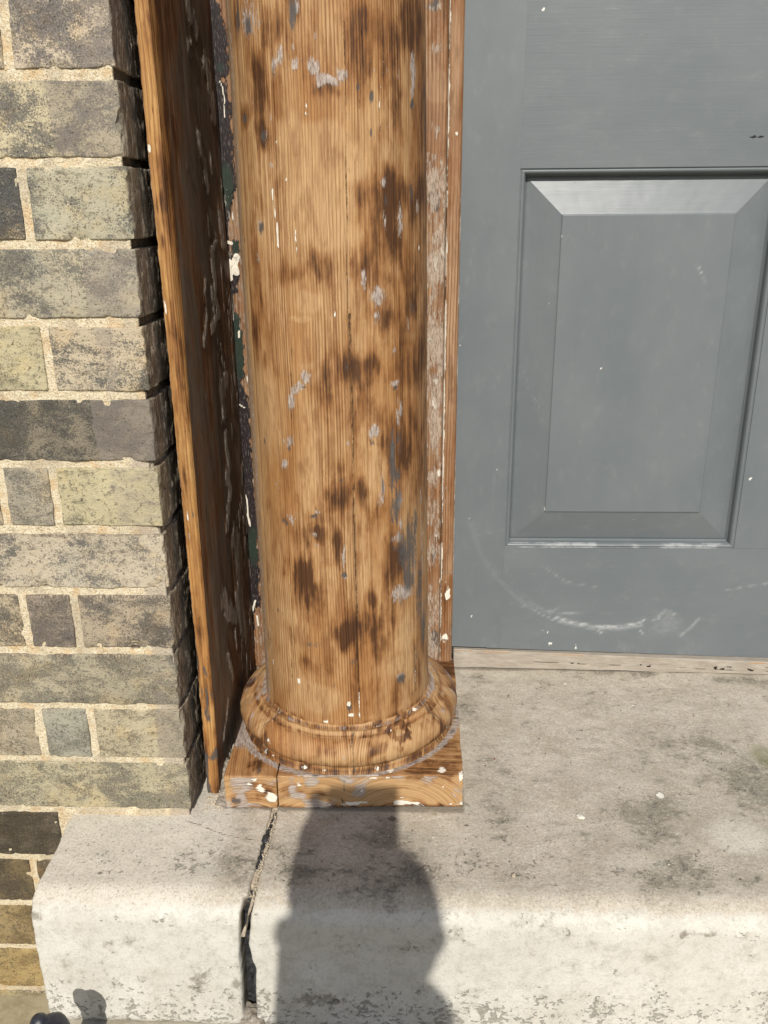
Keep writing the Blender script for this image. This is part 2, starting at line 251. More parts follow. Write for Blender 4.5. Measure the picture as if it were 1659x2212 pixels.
BAK={'paint':[[9,1,-257.6,979.9,-255,973.3],[13,1,-256.2,965.7,-253.2,954.6,-252.1,935.7,-252.2,917.8,-254.6,901.9],[15,1,-255.7,879,-254.8,855.7,-253.9,832,-253,808.1,-252.1,783.7,-252,765.3],[9,1,-253.6,752.9,-257.1,740.4,-259.4,727.8],[4,1,-258.3,761,-259.9,706.9],[7,1,-245.9,689.2,-246.8,675.8],[6,1,-257.5,673.7,-257.3,660.2],[6,1,-248.5,651.1,-252.4,628.3],[8,1,-255.2,586.5,-251.1,558.1,-253.5,521.9,-252,506.7],[7,1,-251.8,546.6,-253.4,522.4],[9,1,-255.5,490.5,-249.4,470.5,-248.8,440.2,-250.8,388.6],[11,1,-250.4,375.5,-249.8,322,-249.3,267,-250.1,210.4,-253.5,152.1],[6,1,-254.5,224.7,-258.7,134.2]],'green':[[-252.7,765.3,8,24.9,1],[-251.9,904.2,5.1,6.8,0.8],[-251.1,558.1,12.1,60.7,1],[-254.5,750.2,6.9,17.2,1],[-246.2,684.8,7,13.4,1],[-248,244.6,10.5,37,0.8],[-252.3,539.4,9.7,24.3,0.7]],'cream':[[9,1,-245.9,671.4,-250.2,660.2,-247.3,651.1],[7,1,-255.8,664.7,-257.4,642.1],[5,1,-259.9,639.8,-259.1,616.8,-257.6,586.5],[3,1,-249.1,570,-249.5,562.8],[5,0.8,-258.6,691.5,-251.8,689.2],[1.5,1,-252.9,887.8,-249.7,879.9,-248.7,864],[1.3,1,-249.2,862,-249.5,845.9],[2.5,0.8,-247.5,460.5,-254.7,465.5],[3,0.7,-258,335.5,-253.7,322,-252.8,294.7],[5,0.6,-253.9,297.4,-251.2,278.1],[4,0.7,-256,134.2,-250.8,152.1],[5,0.6,-249.7,125.3,-248,107.3],[2,0.7,-256.9,412,-257.3,393.8]],'orange':[[-254.8,85.9,8.2,46.4,1]],'resid':[[23.7,969.7,13.5,5.1,1],[26.3,922.2,7.9,8.8,0.9],[26.5,830.4,8.1,11.2,0.7],[22.2,762.3,10.3,19.4,1],[24.5,739,12.5,19.7,1],[29.2,699.4,14.7,24.2,1],[27.7,648.6,14.9,31.2,1],[28.3,596.3,13,43,1],[29.1,550.8,13.1,55.3,1],[27.7,484.2,11.2,34.2,1],[28.4,426.8,11.3,35.3,0.9],[26.8,367.6,11.5,24.2,0.8],[29.8,306.4,14,15,0.8],[28.1,248.3,11.9,31,1],[29.2,151.1,9.7,21.7,0.7],[29.9,88.2,9.9,16.7,0.6]],'dark':[[19.8,972.3,7.7,6.8,0.9],[26.3,921.3,3.9,5.3,0.6],[24.3,758.5,7.2,7.8,0.6],[22.4,741,8.3,11.8,0.9],[23.2,669.1,2.1,10.2,0.4],[30.2,617.4,4.3,21.1,0.4],[31.2,88.2,7.4,13.9,1],[28.3,238.1,4.8,15.5,0.7],[28,466.1,2.7,13.8,0.5],[28.7,585.4,3.5,6.4,0.4],[34.7,294,3.3,10,0.5]],'white':[[26.5,660.9,3.8,7.2,1],[23.7,892.2,0.5,0.2,0],[29.9,492.1,4.5,5,1],[25.7,468.3,2.7,13.7,0.8],[20.3,555.2,2.2,5.4,0.8],[34.9,367.6,2.8,7.2,1],[31.4,273.8,2.4,4.1,0.9],[47.2,94,6.4,8.3,1],[50.8,170.1,3.4,13.4,0.9],[39,185.9,1.9,8,0.9],[51.9,818.9,2.8,4.7,1],[35.9,669.1,3.4,12.3,0.8]],'palew':[[26.9,877.8,17.9,19.9,1],[46.2,906.1,9.9,81.5,0.8]],'line':[[1.3,1,39.1,975.4,38.4,923.8,38.2,852.3,37.7,796.6,38,738.9,38.2,658.8,39.8,550.6],[1.3,1,39.4,593.8,38.4,438.5,38.5,268.8,38.7,82.8]]}
DOR={'arc':[[2.2,0.5,136.1,165.5,153,142.7,173.1,125,196.6,107.3,223.3,93.1,249.8,84.2],[2.6,0.95,232.9,95,262.7,86.2,289,81,318.2,79.5,344,80.8,366.2,85.4,377,90.9],[5,0.45,243.1,87.8,289.2,77.3,334.7,76,373,81.8],[6,0.22,88.7,261.3,102.7,213.9,132.9,165.5,176.4,123.3],[1.2,0.4,154,118.8,196.3,112.7,235.6,104,294,101],[1.5,0.35,500.2,145.6,530.8,152.8,567.3,159.4],[3,0.5,397.4,96.6,408.9,109.3,425.7,102.2],[1.5,0.8,370.4,74.5,379.7,61.8],[1.5,0.7,302.6,72,309.5,66.6],[4,0.35,439.4,64.3,453.9,79,464.9,95.4],[3.5,0.25,235.1,113,222.8,102.1,186.1,123.4],[1,0.3,205.3,187,245.1,159.3,293.5,150.9],[2,0.6,389.9,91.1,400.8,94.8],[2,0.2,122,340.4,121.2,274.9],[1,0.35,144.9,186.5,152,169.1],[1,0.3,89.4,237.7,142.4,249.8],[1.3,0.7,401.8,648.8,407.6,639.3],[1,0.4,407.6,639.3,412.9,629.6],[1,0.4,160.3,510.9,169.4,475.1,188.7,444.8],[0.8,0.3,109,508.1,124.1,497.6,117.5,475.2],[0.8,0.3,78.4,664.4,69.8,609.1]],'sp':[[516.9,334.5,2.1,2.6,1],[88.3,217.2,1.6,2.7,1],[87,268,1.6,3.3,0.9],[221.5,67.5,1.6,4.4,0.9],[225.9,48,4.6,2.2,0.8],[246.1,38.2,2,2.2,0.8],[269.6,44.7,2.3,3,0.9],[94.7,95.5,2,3.6,0.8],[88.5,82.6,2.6,5.1,0.5],[126.3,350,1.8,2.6,0.8],[167.4,144.6,2.6,2.8,0.6],[183.2,46.8,1,1.1,0.8],[118.6,112,0.5,0.4,0],[199.5,205.9,1.3,2.8,0.6],[438.1,61.3,1.6,2.2,0.8],[203.1,285.2,2.5,3.3,0.8],[95.9,47.7,2,1.5,0.7],[390.7,49,1.6,1.1,0.6],[345.3,265.9,0.9,1,0.6],[211.5,71.1,2,1.8,0.7],[273.9,505.7,1.2,1.2,1],[290.3,493.8,1.5,1.5,1],[164.5,975.2,1,0.9,1],[206.2,693.2,1.1,1.9,0.9],[193.4,600.1,2.3,2,0.6],[178.8,578.4,1.7,0.9,0.6],[393.1,514.9,1.4,1.5,0.5],[65.5,540.5,1.2,2.3,0.6],[92.3,692.1,1.4,1.1,0.5],[465.4,717.7,1.1,0.8,0.5]],'hole':[[457,819.8,3.7,2.2,1],[465,819.2,6.9,0.7,0.8],[453.1,819.3,5.3,0.6,0.7]],'smud':[[414.5,85.9,38.5,32.9,0.5],[453.1,86.3,19.2,21.8,0.3],[300.7,302,18.4,19.7,0.25],[238.2,268.8,27.9,6.7,0.3],[318.7,74,48.5,18.3,0.4],[500,42.9,64.5,7.4,0.25]]}
STP={'dirt':[[-29.6,-26.3,47,26.6,0.6],[-137.1,-71.7,27.2,36.5,0.6],[3.3,-80.5,24.6,35.7,0.8],[-126.9,-99.2,19.9,17.6,0.6],[-39.7,-69.2,13.6,12.5,0.3],[117.3,42.1,37.1,71.6,0.35],[-48.1,-129.1,64.1,32.7,0.4],[111.9,65.4,38.3,90.4,0.4],[289.9,16.2,57,39.8,0.7],[292.8,-16.9,39.9,37.6,0.6],[452.7,92.8,60.3,73.1,0.6],[308.7,-77.4,41.9,31,0.65],[356.3,-90.4,51.6,22.2,0.4],[213.1,31.6,27.8,66.8,0.3],[124.7,-37.1,32.9,59.6,0.25],[379.5,50,28,28.3,0.3],[85.9,275.6,18.6,65.3,0.5],[116.6,354.3,32.7,18.8,0.5],[546.4,354.1,64.4,15.5,0.7],[338.1,371.8,98.4,9.6,0.5],[392.3,167.7,85,46.6,0.5],[338.8,124.6,55,43.7,0.4],[-241.5,-76.3,45.4,31.6,0.7],[-217.2,-105.1,24.7,18.6,0.6],[-254.7,-34.8,11.3,8,0.8],[-367.7,-26.7,38.2,21.6,0.4],[-430.8,-28.3,28.7,16.3,0.35],[-220.7,5.5,39,28.2,0.3]],'green':[[493.9,146.5,19.5,31.8,1],[323.7,175.7,34.3,47.3,0.3],[26.3,13.8,6.8,5.1,0.8],[-312.4,-52.3,46.5,20.6,0.3]],'pale':[[401.2,-20.5,43.9,34.3,0.9],[259.7,-64.1,59.5,23.4,0.5],[196.2,-172.8,95.9,19,0.2],[173.7,312.5,47.6,35.1,0.4],[264.7,326.5,63.9,35.6,0.4]],'ochre':[[220.7,-147.4,43.2,15.1,0.6],[126.9,-110.4,51.2,16.2,0.2],[195.7,38.3,28,28,0.4]],'dot':[[-26.9,3.4,6.3,5,0.9],[66.4,-7.6,4.3,3.1,0.8],[-82,-134.2,0.5,0.3,0],[-57.7,-128.5,4.3,1.7,0.7],[-136.2,-4,1.4,1.8,1],[-75.2,10.2,1.5,1.5,1],[-107.3,-74.7,1.1,1.2,1],[-368.6,-99.9,5,3.6,0.7],[-340.4,-28.2,3,3.6,0.6],[150.7,116.2,1.5,1.6,1],[224.5,131.9,0.8,1.2,1],[346.4,43.8,1.9,1.8,1],[299.6,-24.7,1.1,1.3,1],[439,67.6,1.9,1.5,1],[207.4,12.1,1.4,1.4,0.9],[89.5,-75.1,1.1,1.2,0.9],[144.5,-113.5,0.8,1.1,0.9],[213.5,-104.8,1,0.8,0.9],[333,-51.7,6.4,3,0.6],[150.2,298.9,2.2,4.7,0.9],[318.1,259.5,1.2,2.2,0.9],[181.3,212.6,0.9,1.6,0.9],[234.2,161.5,1.1,1.4,0.9],[150.5,116.4,1.7,1.8,1],[505.3,277.6,1.2,1.7,1]],'red':[[113.6,130.5,1.5,2.5,1],[113.8,131.9,1.4,2.3,1]],'chip':[[325.4,58.1,5.2,6.6,1.1],[154.1,-124,1.8,3.5,0.9],[207.2,72.6,1.7,1.5,0.9],[191.6,-82,1.5,1.4,0.9],[329,-7.8,2.7,2.3,0.7],[294.4,-52.7,3.9,2.7,0.5],[330.4,-34.9,3.5,2.5,0.5],[152.7,-39.5,7.6,2.5,0.6],[170.7,-78.2,2.5,3.5,0.6],[134.9,-43.1,3.9,3.7,0.5],[245.4,-125.5,1.2,1.3,0.8],[224.7,-105,2,1.7,0.6],[283.8,-130.8,1.2,1,0.7],[258.7,-119.8,1.6,1.1,0.6],[-68.3,-82.4,4,2.5,0.6],[-61.4,-85.3,1.3,4.3,0.4],[23.6,-30,1.9,2.4,1],[-90.8,-102.7,0.7,0.9,1],[245.3,336.5,4.5,3.1,0.9],[340.7,274.5,3.1,2.3,0.9],[335.4,239.3,1.8,2.1,0.9],[236.8,184.5,0.9,1.5,0.8],[75.2,310.3,2.5,3,0.6],[106.1,299.1,1.3,1.8,0.7],[210.9,253.2,1.2,1.6,0.7]]}
STF={'stain':[[-431.5,-23.8,12.3,5.3,0.9],[-229.7,-46.5,0.5,0.2,0],[-206.6,-116.5,5.3,7,0.8],[-244.6,-113.1,16.1,18.8,0.5],[330.3,-28.4,25.4,3.6,0.7],[300.9,-29.2,4.9,6.4,0.7],[-113.7,-141.8,33.4,11.9,0.6]],'ring':[]}


# ------------------------------------------------------------------ wood materials
def wood_mat(name, light, mid, dark, freq=330.0, contrast=1.0, rough=.62, tone=.5, spec=.25, extra=None):
    """gc = (across, along) metres; ma = burn, dark, grey, pale; mb = white, seam, green/paint, cream"""
    m = M(name)
    gc = m.attr('gc'); g = m.sep(gc); u, v = g[0], g[1]
    wv = m.comb(m.mul(u, 9.0), m.mul(v, 2.2), g[2])
    warp = m.mul(m.sub(m.noise(wv, 1.0, 2.0), .5), .016)
    wv2 = m.comb(m.mul(u, 60.0), m.mul(v, 9.0), g[2])
    warp2 = m.mul(m.sub(m.noise(wv2, 1.0, 2.0), .5), .0022)
    uw = m.add(m.add(u, warp), warp2)
    s1 = m.noise(m.comb(m.mul(uw, freq), m.mul(v, 1.3), 3.1), 1.0, 1.5, .5)
    ph = m.add(m.mul(uw, freq*6.283*0.86), m.mul(m.noise(m.comb(m.mul(u, 14.), m.mul(v, .7), 5.5), 1.0, 2.0), 26.0))
    sw = m.mad(m.op('SINE', ph), .5, .5)
    sp = m.op('POWER', sw, 3.2)
    amp = m.ss(m.noise(m.comb(m.mul(u, 22.), m.mul(v, 1.8), 9.5), 1.0, 3.0), .34, .56)
    st = m.add(m.mul(m.mul(sp, amp), .85), m.mul(m.ss(s1, .48, .62), .5))
    fib = m.noise(m.comb(m.mul(u, 1500.), m.mul(v, 40.), 1.7), 1.0, 3.0, .6)
    big = m.noise(m.comb(m.mul(u, 16.), m.mul(v, 6.), g[2]), 1.0, 4.0, .6)
    med = m.noise(m.comb(m.mul(u, 70.), m.mul(v, 16.), 2.2), 1.0, 4.0, .65)
    base = m.mix(m.ss(big, .5-tone*.4, .5+tone*.4), light, mid)
    base = m.mix(m.mul(m.ss(med, .45, .75), .5), base, m.mix(.5, mid, dark))
    a = m.sep(m.attr('ma')); aa = m.attra('ma'); b = m.sep(m.attr('mb')); ba = m.attra('mb')
    pale = m.ss(m.add(aa, m.mul(m.sub(med, .5), .5)), .3, .6)
    base = m.mix(m.mul(pale, .62), base, light)
    base = m.mix(m.mul(m.mul(st, contrast), m.sub(.85, m.mul(pale, .3))), base, dark)
    base = m.mix(m.mul(m.ss(fib, .40, .66), .45), base, dark)
    base = m.mix(m.mul(m.ss(med, .53, .66), .35), base, dark)
    brk = m.noise(m.comb(m.mul(u, 120.), m.mul(v, 36.), 4.4), 1.0, 4.0, .62)
    strk = m.noise(m.comb(m.mul(u, 210.), m.mul(v, 13.), 7.7), 1.0, 4.0, .62)
    blot = m.noise(m.comb(m.mul(u, 48.), m.mul(v, 20.), 3.3), 1.0, 5.0, .62)
    bf = m.add(m.mul(a[0], m.add(.55, m.mul(m.sub(strk, .18), 1.15))), m.add(m.mul(m.sub(blot, .5), 1.5), m.mul(m.sub(strk, .5), .9)))
    bf = m.sub(m.add(bf, m.mul(st, .08)), m.mul(pale, .10))
    b1 = m.ss(bf, .02, .50); bn = m.ss(bf, .27, .84)
    base = m.mix(m.mul(b1, .72), base, m.mix(m.mul(st, .7), (.235, .095, .027), (.115, .043, .013)))
    base = m.mix(m.mul(bn, .92), base, m.mix(m.mul(st, .7), (.062, .025, .010), (.022, .010, .005)))
    fine = m.noise(m.comb(m.mul(u, 420.), m.mul(v, 110.), 6.1), 1.0, 4.0, .7)
    gy = m.ss(m.add(a[2], m.add(m.mul(m.sub(fine, .5), 1.3), m.mul(m.sub(strk, .5), .8))), .36, .70)
    base = m.mix(m.mul(gy, .85), base, m.mix(m.ss(fine, .35, .65), (.22, .18, .155), (.47, .415, .37)))
    dk = m.ss(m.add(a[1], m.add(m.mul(m.sub(fine, .5), 1.1), m.mul(m.sub(strk, .5), 1.1))), .36, .75)
    base = m.mix(m.mul(dk, .9), base, m.mix(fib, (.035, .033, .034), (.11, .105, .10)))
    sm = m.ss(m.add(b[1], m.mul(m.sub(fine, .5), 1.2)), .55, .92)
    base = m.mix(m.mul(sm, .85), base, (.03, .016, .009))
    gr = m.ss(m.add(b[2], m.add(m.mul(m.sub(fine, .5), 1.3), m.mul(m.sub(brk, .5), 1.3))), .42, .52)
    base = m.mix(gr, base, m.mix(brk, (.026, .020, .019), (.055, .044, .040)))
    ps = m.ss(m.add(ba, m.mul(m.sub(fine, .5), .5)), .45, .55)
    wh = m.ss(m.add(b[0], m.add(m.mul(m.sub(fine, .5), 1.3), m.mul(m.sub(brk, .5), 1.0))), .46, .60)
    base = m.mix(wh, base, m.mix(fine, (.66, .58, .45), (.82, .78, .70)))
    h = m.add(m.mul(st, -.6), m.add(m.mul(fib, .35), m.add(m.mul(dk, -.8), m.add(m.mul(gy, .9), m.mul(wh, 1.2)))))
    h = m.add(h, m.add(m.mul(sm, -2.0), m.mul(gr, 1.6)))
    if extra: base, h = extra(m, base, h, dict(u=u, v=v, fine=fine, brk=brk, st=st, ps=ps, gr=gr))
    rg = m.add(rough, m.mul(m.sub(med, .5), .25))
    return m.out(base, rg, m.bump(h, .0005, .85), spec)

W_COL = wood_mat('pine_sanded', (.53, .345, .172), (.375, .192, .070), (.155, .062, .021), 335, .75)
W_TURN = wood_mat('pine_turned', (.52, .345, .17), (.40, .185, .065), (.19, .08, .028), 380, .75, tone=.75)
W_EDGE = wood_mat('pine_edge', (.56, .34, .125), (.42, .205, .065), (.17, .065, .02), 260, .8, rough=.6, tone=.5)

def ex_board(m, base, h, k):
    # dark brown face with lifting weathered flakes (mask in mb.b)
    u, v, fine, brk = k['u'], k['v'], k['fine'], k['brk']
    n2 = m.noise(m.comb(m.mul(u, 45.), m.mul(v, 10.), 8.8), 1.0, 4.0, .65)
    base = m.mix(m.ss(n2, .5, .75), base, (.10, .055, .028))
    fl = m.ss(m.add(m.attra('mb'), m.mul(m.sub(m.noise(m.comb(m.mul(u, 240.), m.mul(v, 60.), 1.8), 1.0, 4.0, .65), .5), 1.0)), .42, .56)
    fi = m.noise(m.comb(m.mul(u, 700.), m.mul(v, 120.), 2.8), 1.0, 3.0, .6)
    base = m.mix(fl, base, m.mix(m.ss(fi, .3, .7), (.16, .135, .11), (.46, .40, .33)))
    return base, m.add(h, m.add(m.mul(fl, 4.5), m.mul(m.mul(fl, fi), 2.5)))
W_BRD = wood_mat('brown_flaking_face', (.21, .17, .13), (.14, .11, .08), (.065, .047, .034), 150, .6, rough=.62, extra=ex_board)

def ex_back(m, base, h, k):
    # remains of old paint: mb.b = thick black-purple paint, mc = residue, green, cream, pale
    c = m.sep(m.attr('mc')); ca = m.attra('mc'); fine, brk = k['fine'], k['brk']
    n3 = m.noise(m.comb(m.mul(k['u'], 330.), m.mul(k['v'], 55.), 8.1), 1.0, 5.0, .7)
    n4 = m.noise(m.comb(m.mul(k['u'], 700.), m.mul(k['v'], 110.), 3.1), 1.0, 4.0, .7)
    rs = m.ss(m.add(c[0], m.mul(m.sub(n3, .5), 2.2)), .38, .72)
    base = m.mix(m.mul(rs, .80), base, m.ramp(n4, [(.3, (.09, .065, .05)), (.44, (.30, .235, .18)), (.58, (.50, .42, .34)), (.68, (.26, .12, .06))]))
    cr = m.ss(m.add(c[2], m.mul(m.sub(n3, .5), .55)), .42, .5)
    gp = m.ss(m.add(c[1], m.mul(m.sub(n3, .5), .8)), .3, .6)
    base = m.mix(k['gr'], base, m.mix(gp, m.mix(m.ss(n4, .53, .68), (.020, .015, .016), (.15, .12, .105)), m.mix(n4, (.012, .02, .015), (.04, .055, .04))))
    base = m.mix(cr, base, m.mix(n4, (.74, .66, .52), (.86, .82, .72)))
    return base, m.add(h, m.add(m.mul(rs, .8), m.mul(cr, 2.2)))
W_BACK = wood_mat('part_stripped_board', (.42, .265, .15), (.30, .155, .075), (.12, .055, .026), 260, .9, rough=.6, extra=ex_back)

# ------------------------------------------------------------------ masonry materials
def brick_mat():
    m = M('stock_brick'); p = m.pos()
    base = m.attr('b1'); pat = m.attr('b2'); amt = m.attra('b2'); pc = m.sep(m.attr('b3'))
    off = m.vmul(m.attr('b3'), (0, 0, 9.0))
    q = m.vadd(p, off)
    n1 = m.noise(m.vmul(q, (1, 1, 1.5)), 20., 6.0, .66, .6)
    n2 = m.noise(q, 210., 4.0, .7)
    n3 = m.noise(m.vmul(q, (.7, 1, 1.3)), 85., 5.0, .75)
    n4 = m.noise(q, 620., 3.0, .75)
    # soot eats the pale body colour in speckles
    n0 = m.noise(q, 8., 2.0, .5)
    mask = m.add(m.add(m.mul(n1, .95), m.mul(m.sub(n0, .5), .5)), m.add(m.mul(n3, .50), m.add(m.mul(n2, .5), m.mul(n4, .55))))
    thr = m.sub(1.40, m.mul(amt, .28))
    f = m.ss(m.sub(mask, thr), -.05, .05)
    sh = m.ss(m.sub(mask, thr), -.2, .02)
    col = m.mix(m.mul(m.ss(n4, .40, .60), .55), m.scale(base, .62), m.scale(base, 1.35))
    col = m.mix(m.mul(sh, .25), col, pat)
    col = m.mix(m.mul(f, m.mad(n4, .5, .62)), col, pat)
    col = m.mix(m.mul(m.ss(n3, .54, .68), .62), col, (.06, .056, .048))
    col = m.mix(m.mul(m.ss(n2, .54, .66), .7), col, (.05, .047, .04))
    col = m.mix(m.mul(m.ss(n2, .38, .27), .45), col, (.50, .45, .33))
    n7 = m.noise(m.vadd(q, (3.1, 1.7, .4)), 24., 4.0, .65)
    col = m.mix(m.mul(m.ss(n7, .54, .66), .28), col, m.scale(m.vmul(col, (1.22, 1.02, .72)), 1.05))
    col = m.mix(m.mul(m.ss(n7, .44, .34), .5), col, m.vmul(col, (.84, .90, .96)))
    lil = m.ss(m.add(pc[0], m.mul(m.sub(n3, .5), 1.5)), .25, .7)
    col = m.mix(m.mul(lil, .46), col, (.225, .20, .18))
    st = m.ss(m.noise(m.vmul(q, (14, 1, 90)), 1.0, 3.0), .66, .76)
    col = m.mix(m.mul(st, .25), col, (.07, .065, .058))
    grime_shade = m.ss(m.add(pc[1], m.mul(m.sub(n3, .5), .9)), .3, .75)  # soot on the faces, plus painted shade on the reveal
    col = m.mix(m.mul(grime_shade, .75), col, m.mix(m.ss(m.noise(m.vmul(q, (1, 1, .12)), 420., 4., .7), .45, .68), (.12, .10, .078), (.50, .44, .35)))
    spk = m.ss(m.vor(q, 330.), .12, .05); spk = m.mul(spk, m.ss(m.noise(q, 60., 2.), .62, .7))
    col = m.mix(spk, col, (.6, .57, .5))
    col = m.vmul(col, (1.03, .99, .95))
    col = m.scale(col, m.mad(m.noise(q, 9., 2.), .5, .76))
    h = m.add(m.mul(n3, 1.1), m.add(m.mul(n2, .8), m.add(m.mul(n4, .25), m.mul(st, -.25))))
    pit = m.ss(m.vor(q, 150.), .16, .06)
    h = m.sub(h, m.mul(pit, .7))
    return m.out(col, .92, m.bump(h, .0013, 1.0), .12)
BRICK = brick_mat()
def mortar_mat(name='lime_mortar', dark=.0):
    m = M(name); p = m.pos()
    n1 = m.noise(p, 40., 4.0, .65); n2 = m.noise(p, 420., 4.0, .7); n3 = m.noise(p, 130., 4.0, .7)
    b = m.sep(m.attr('b3'))
    c = m.ramp(n2, [(.33, (.36, .27, .16)), (.42, (.60, .50, .33)), (.55, (.70, .62, .455)), (.7, (.80, .74, .60))])
    c = m.mix(m.mul(m.ss(n1, .50, .64), .7), c, (.60, .43, .24))
    c = m.mix(m.mul(m.ss(m.noise(p, 17., 3.), .55, .62), .35), c, (.30, .25, .19))
    grit = m.ss(m.vor(p, 520.), .25, .12); pick = m.ss(m.vor(p, 520., out='Color'), .6, .7)
    c = m.mix(m.mul(grit, m.mul(pick, .8)), c, (.20, .075, .022))
    c = m.mix(m.mul(m.ss(n3, .60, .72), .6), c, (.19, .14, .085))
    gr = m.ss(m.add(b[1], m.mul(m.sub(n3, .5), .8)), .3, .7)
    c = m.mix(m.mul(gr, .93), c, m.mix(n2, (.03, .022, .015), (.13, .10, .07)))
    lil = m.ss(m.add(b[0], m.mul(m.sub(n3, .5), .5)), .4, .7)
    c = m.mix(m.mul(lil, .7), c, (.42, .36, .29))
    h = m.add(m.mul(n3, 1.3), m.add(m.mul(n2, 1.0), m.mul(grit, .5)))
    return m.out(c, .95, m.bump(h, .0018, 1.0), .08)
MORTAR = mortar_mat()

def stone_mat():
    """s1 = dirt, green, pale, ochre; s2 = dots, red, chip, front-ness; s3 = pits, grime, crack"""
    m = M('limestone_step'); p = m.pos()
    a = m.sep(m.attr('s1')); aa = m.attra('s1'); b = m.sep(m.attr('s2')); fr = m.attra('s2'); c3 = m.sep(m.attr('s3'))
    n1 = m.noise(p, 11., 5.0, .62); n2 = m.noise(m.vmul(p, (1, 1.5, 1)), 75., 5.0, .72, .3); n3 = m.noise(p, 330., 4.0, .7)
    n4 = m.noise(m.vmul(p, (1, 1.6, 1)), 30., 5.0, .7)
    top = m.mix(m.ss(n1, .35, .65), (.53, .47, .385), (.43, .375, .295))
    top = m.mix(m.mul(m.ss(n2, .47, .62), .5), top, (.62, .575, .49))
    top = m.mix(m.mul(m.ss(n4, .52, .64), .45), top, (.34, .30, .235))
    top = m.mix(m.mul(m.ss(n3, .54, .66), .5), top, (.30, .27, .22))
    front = m.mix(m.ss(n1, .35, .7), (.63, .61, .55), (.54, .515, .45))
    front = m.mix(m.mul(m.ss(n2, .47, .62), .4), front, (.42, .40, .34))
    front = m.mix(m.mul(m.ss(n4, .56, .66), .45), front, (.40, .375, .31))
    fb = m.ss(m.add(fr, m.add(m.mul(m.sub(n4, .5), 1.0), m.mul(m.sub(n2, .5), .6))), .30, .75)
    col = m.mix(fb, top, front)
    dirt = m.add(a[0], m.mul(m.sub(n1, .5), .5))
    d1 = m.ss(m.add(dirt, m.add(m.mul(m.sub(n2, .5), 2.6), m.mul(m.sub(n4, .5), 1.5))), .30, .85)
    col = m.mix(m.mul(d1, .74), col, m.mix(m.ss(n3, .35, .65), (.15, .13, .095), (.26, .235, .185)))
    col = m.mix(m.mul(m.mul(a[0], m.sub(1.0, fb)), .25), col, (.25, .23, .18))
    col = m.mix(m.mul(m.ss(m.add(a[2], m.mul(m.sub(n4, .5), .5)), .25, .7), .55), col, (.70, .66, .57))
    col = m.mix(m.mul(m.ss(aa, .2, .9), .4), col, (.58, .46, .28))
    col = m.mix(m.mul(m.ss(m.add(a[1], m.mul(m.sub(n2, .5), .8)), .35, .8), .55), col, (.19, .185, .08))
    # lichen pits: clustered dark spots
    nA = m.noise(m.vmul(p, (1, 1, 1.25)), 150., 4.0, .68, .3)
    pit = m.ss(m.add(m.mul(m.sub(nA, .5), 3.2), m.add(m.mul(m.sub(n4, .5), 2.2), m.mul(c3[0], .80))), .86, 1.12)
    col = m.mix(m.mul(pit, .62), col, m.mix(n3, (.11, .105, .085), (.29, .275, .23)))
    fleck = m.ss(m.vor(p, 260.), .13, .07); pk = m.ss(m.noise(p, 90., 2.), .60, .68)
    fleck = m.mul(m.mul(fleck, pk), m.sub(1.0, m.mul(fb, .8)))
    col = m.mix(m.mul(fleck, .8), col, (.78, .75, .67))
    f2 = m.ss(m.vor(m.vadd(p, (.5, .2, .7)), 140.), .09, .05); f2 = m.mul(f2, m.sub(1.0, fb))
    col = m.mix(m.mul(f2, .75), col, (.10, .08, .055))
    n5 = m.noise(p, 700., 3.0, .7); n6 = m.noise(p, 280., 3.0, .7)
    gk = m.sub(1.0, m.mul(fb, .6))
    col = m.mix(m.mul(m.ss(n5, .50, .66), m.mul(gk, .5)), col, (.22, .20, .155))
    col = m.mix(m.mul(m.ss(n6, .55, .66), m.mul(gk, .55)), col, (.25, .225, .18))
    col = m.mix(m.mul(m.ss(n6, .44, .35), m.mul(gk, .35)), col, (.70, .66, .57))
    dot = m.ss(m.add(b[0], m.mul(m.sub(n3, .5), .7)), .35, .65); col = m.mix(m.mul(dot, .85), col, (.11, .095, .075))
    col = m.mix(m.ss(b[1], .4, .7), col, (.22, .03, .02))
    chip = m.ss(m.add(b[2], m.mul(m.sub(n3, .5), .8)), .42, .6); col = m.mix(chip, col, (.78, .74, .65))
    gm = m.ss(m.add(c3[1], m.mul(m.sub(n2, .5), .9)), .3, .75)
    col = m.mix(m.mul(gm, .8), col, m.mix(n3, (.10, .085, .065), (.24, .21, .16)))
    ck = m.ss(m.add(c3[2], m.mul(m.sub(n2, .5), 1.0)), .78, .96)
    col = m.mix(m.mul(ck, .8), col, (.13, .10, .06))
    h = m.add(m.mul(n2, 1.0), m.add(m.mul(m.add(n3, m.mul(n5, .4)), .9), m.add(m.mul(pit, -1.3), m.add(m.mul(chip, 1.2), m.mul(ck, -1.5)))))
    return m.out(col, .88, m.bump(h, .0008, .9), .15)
STONE = stone_mat()

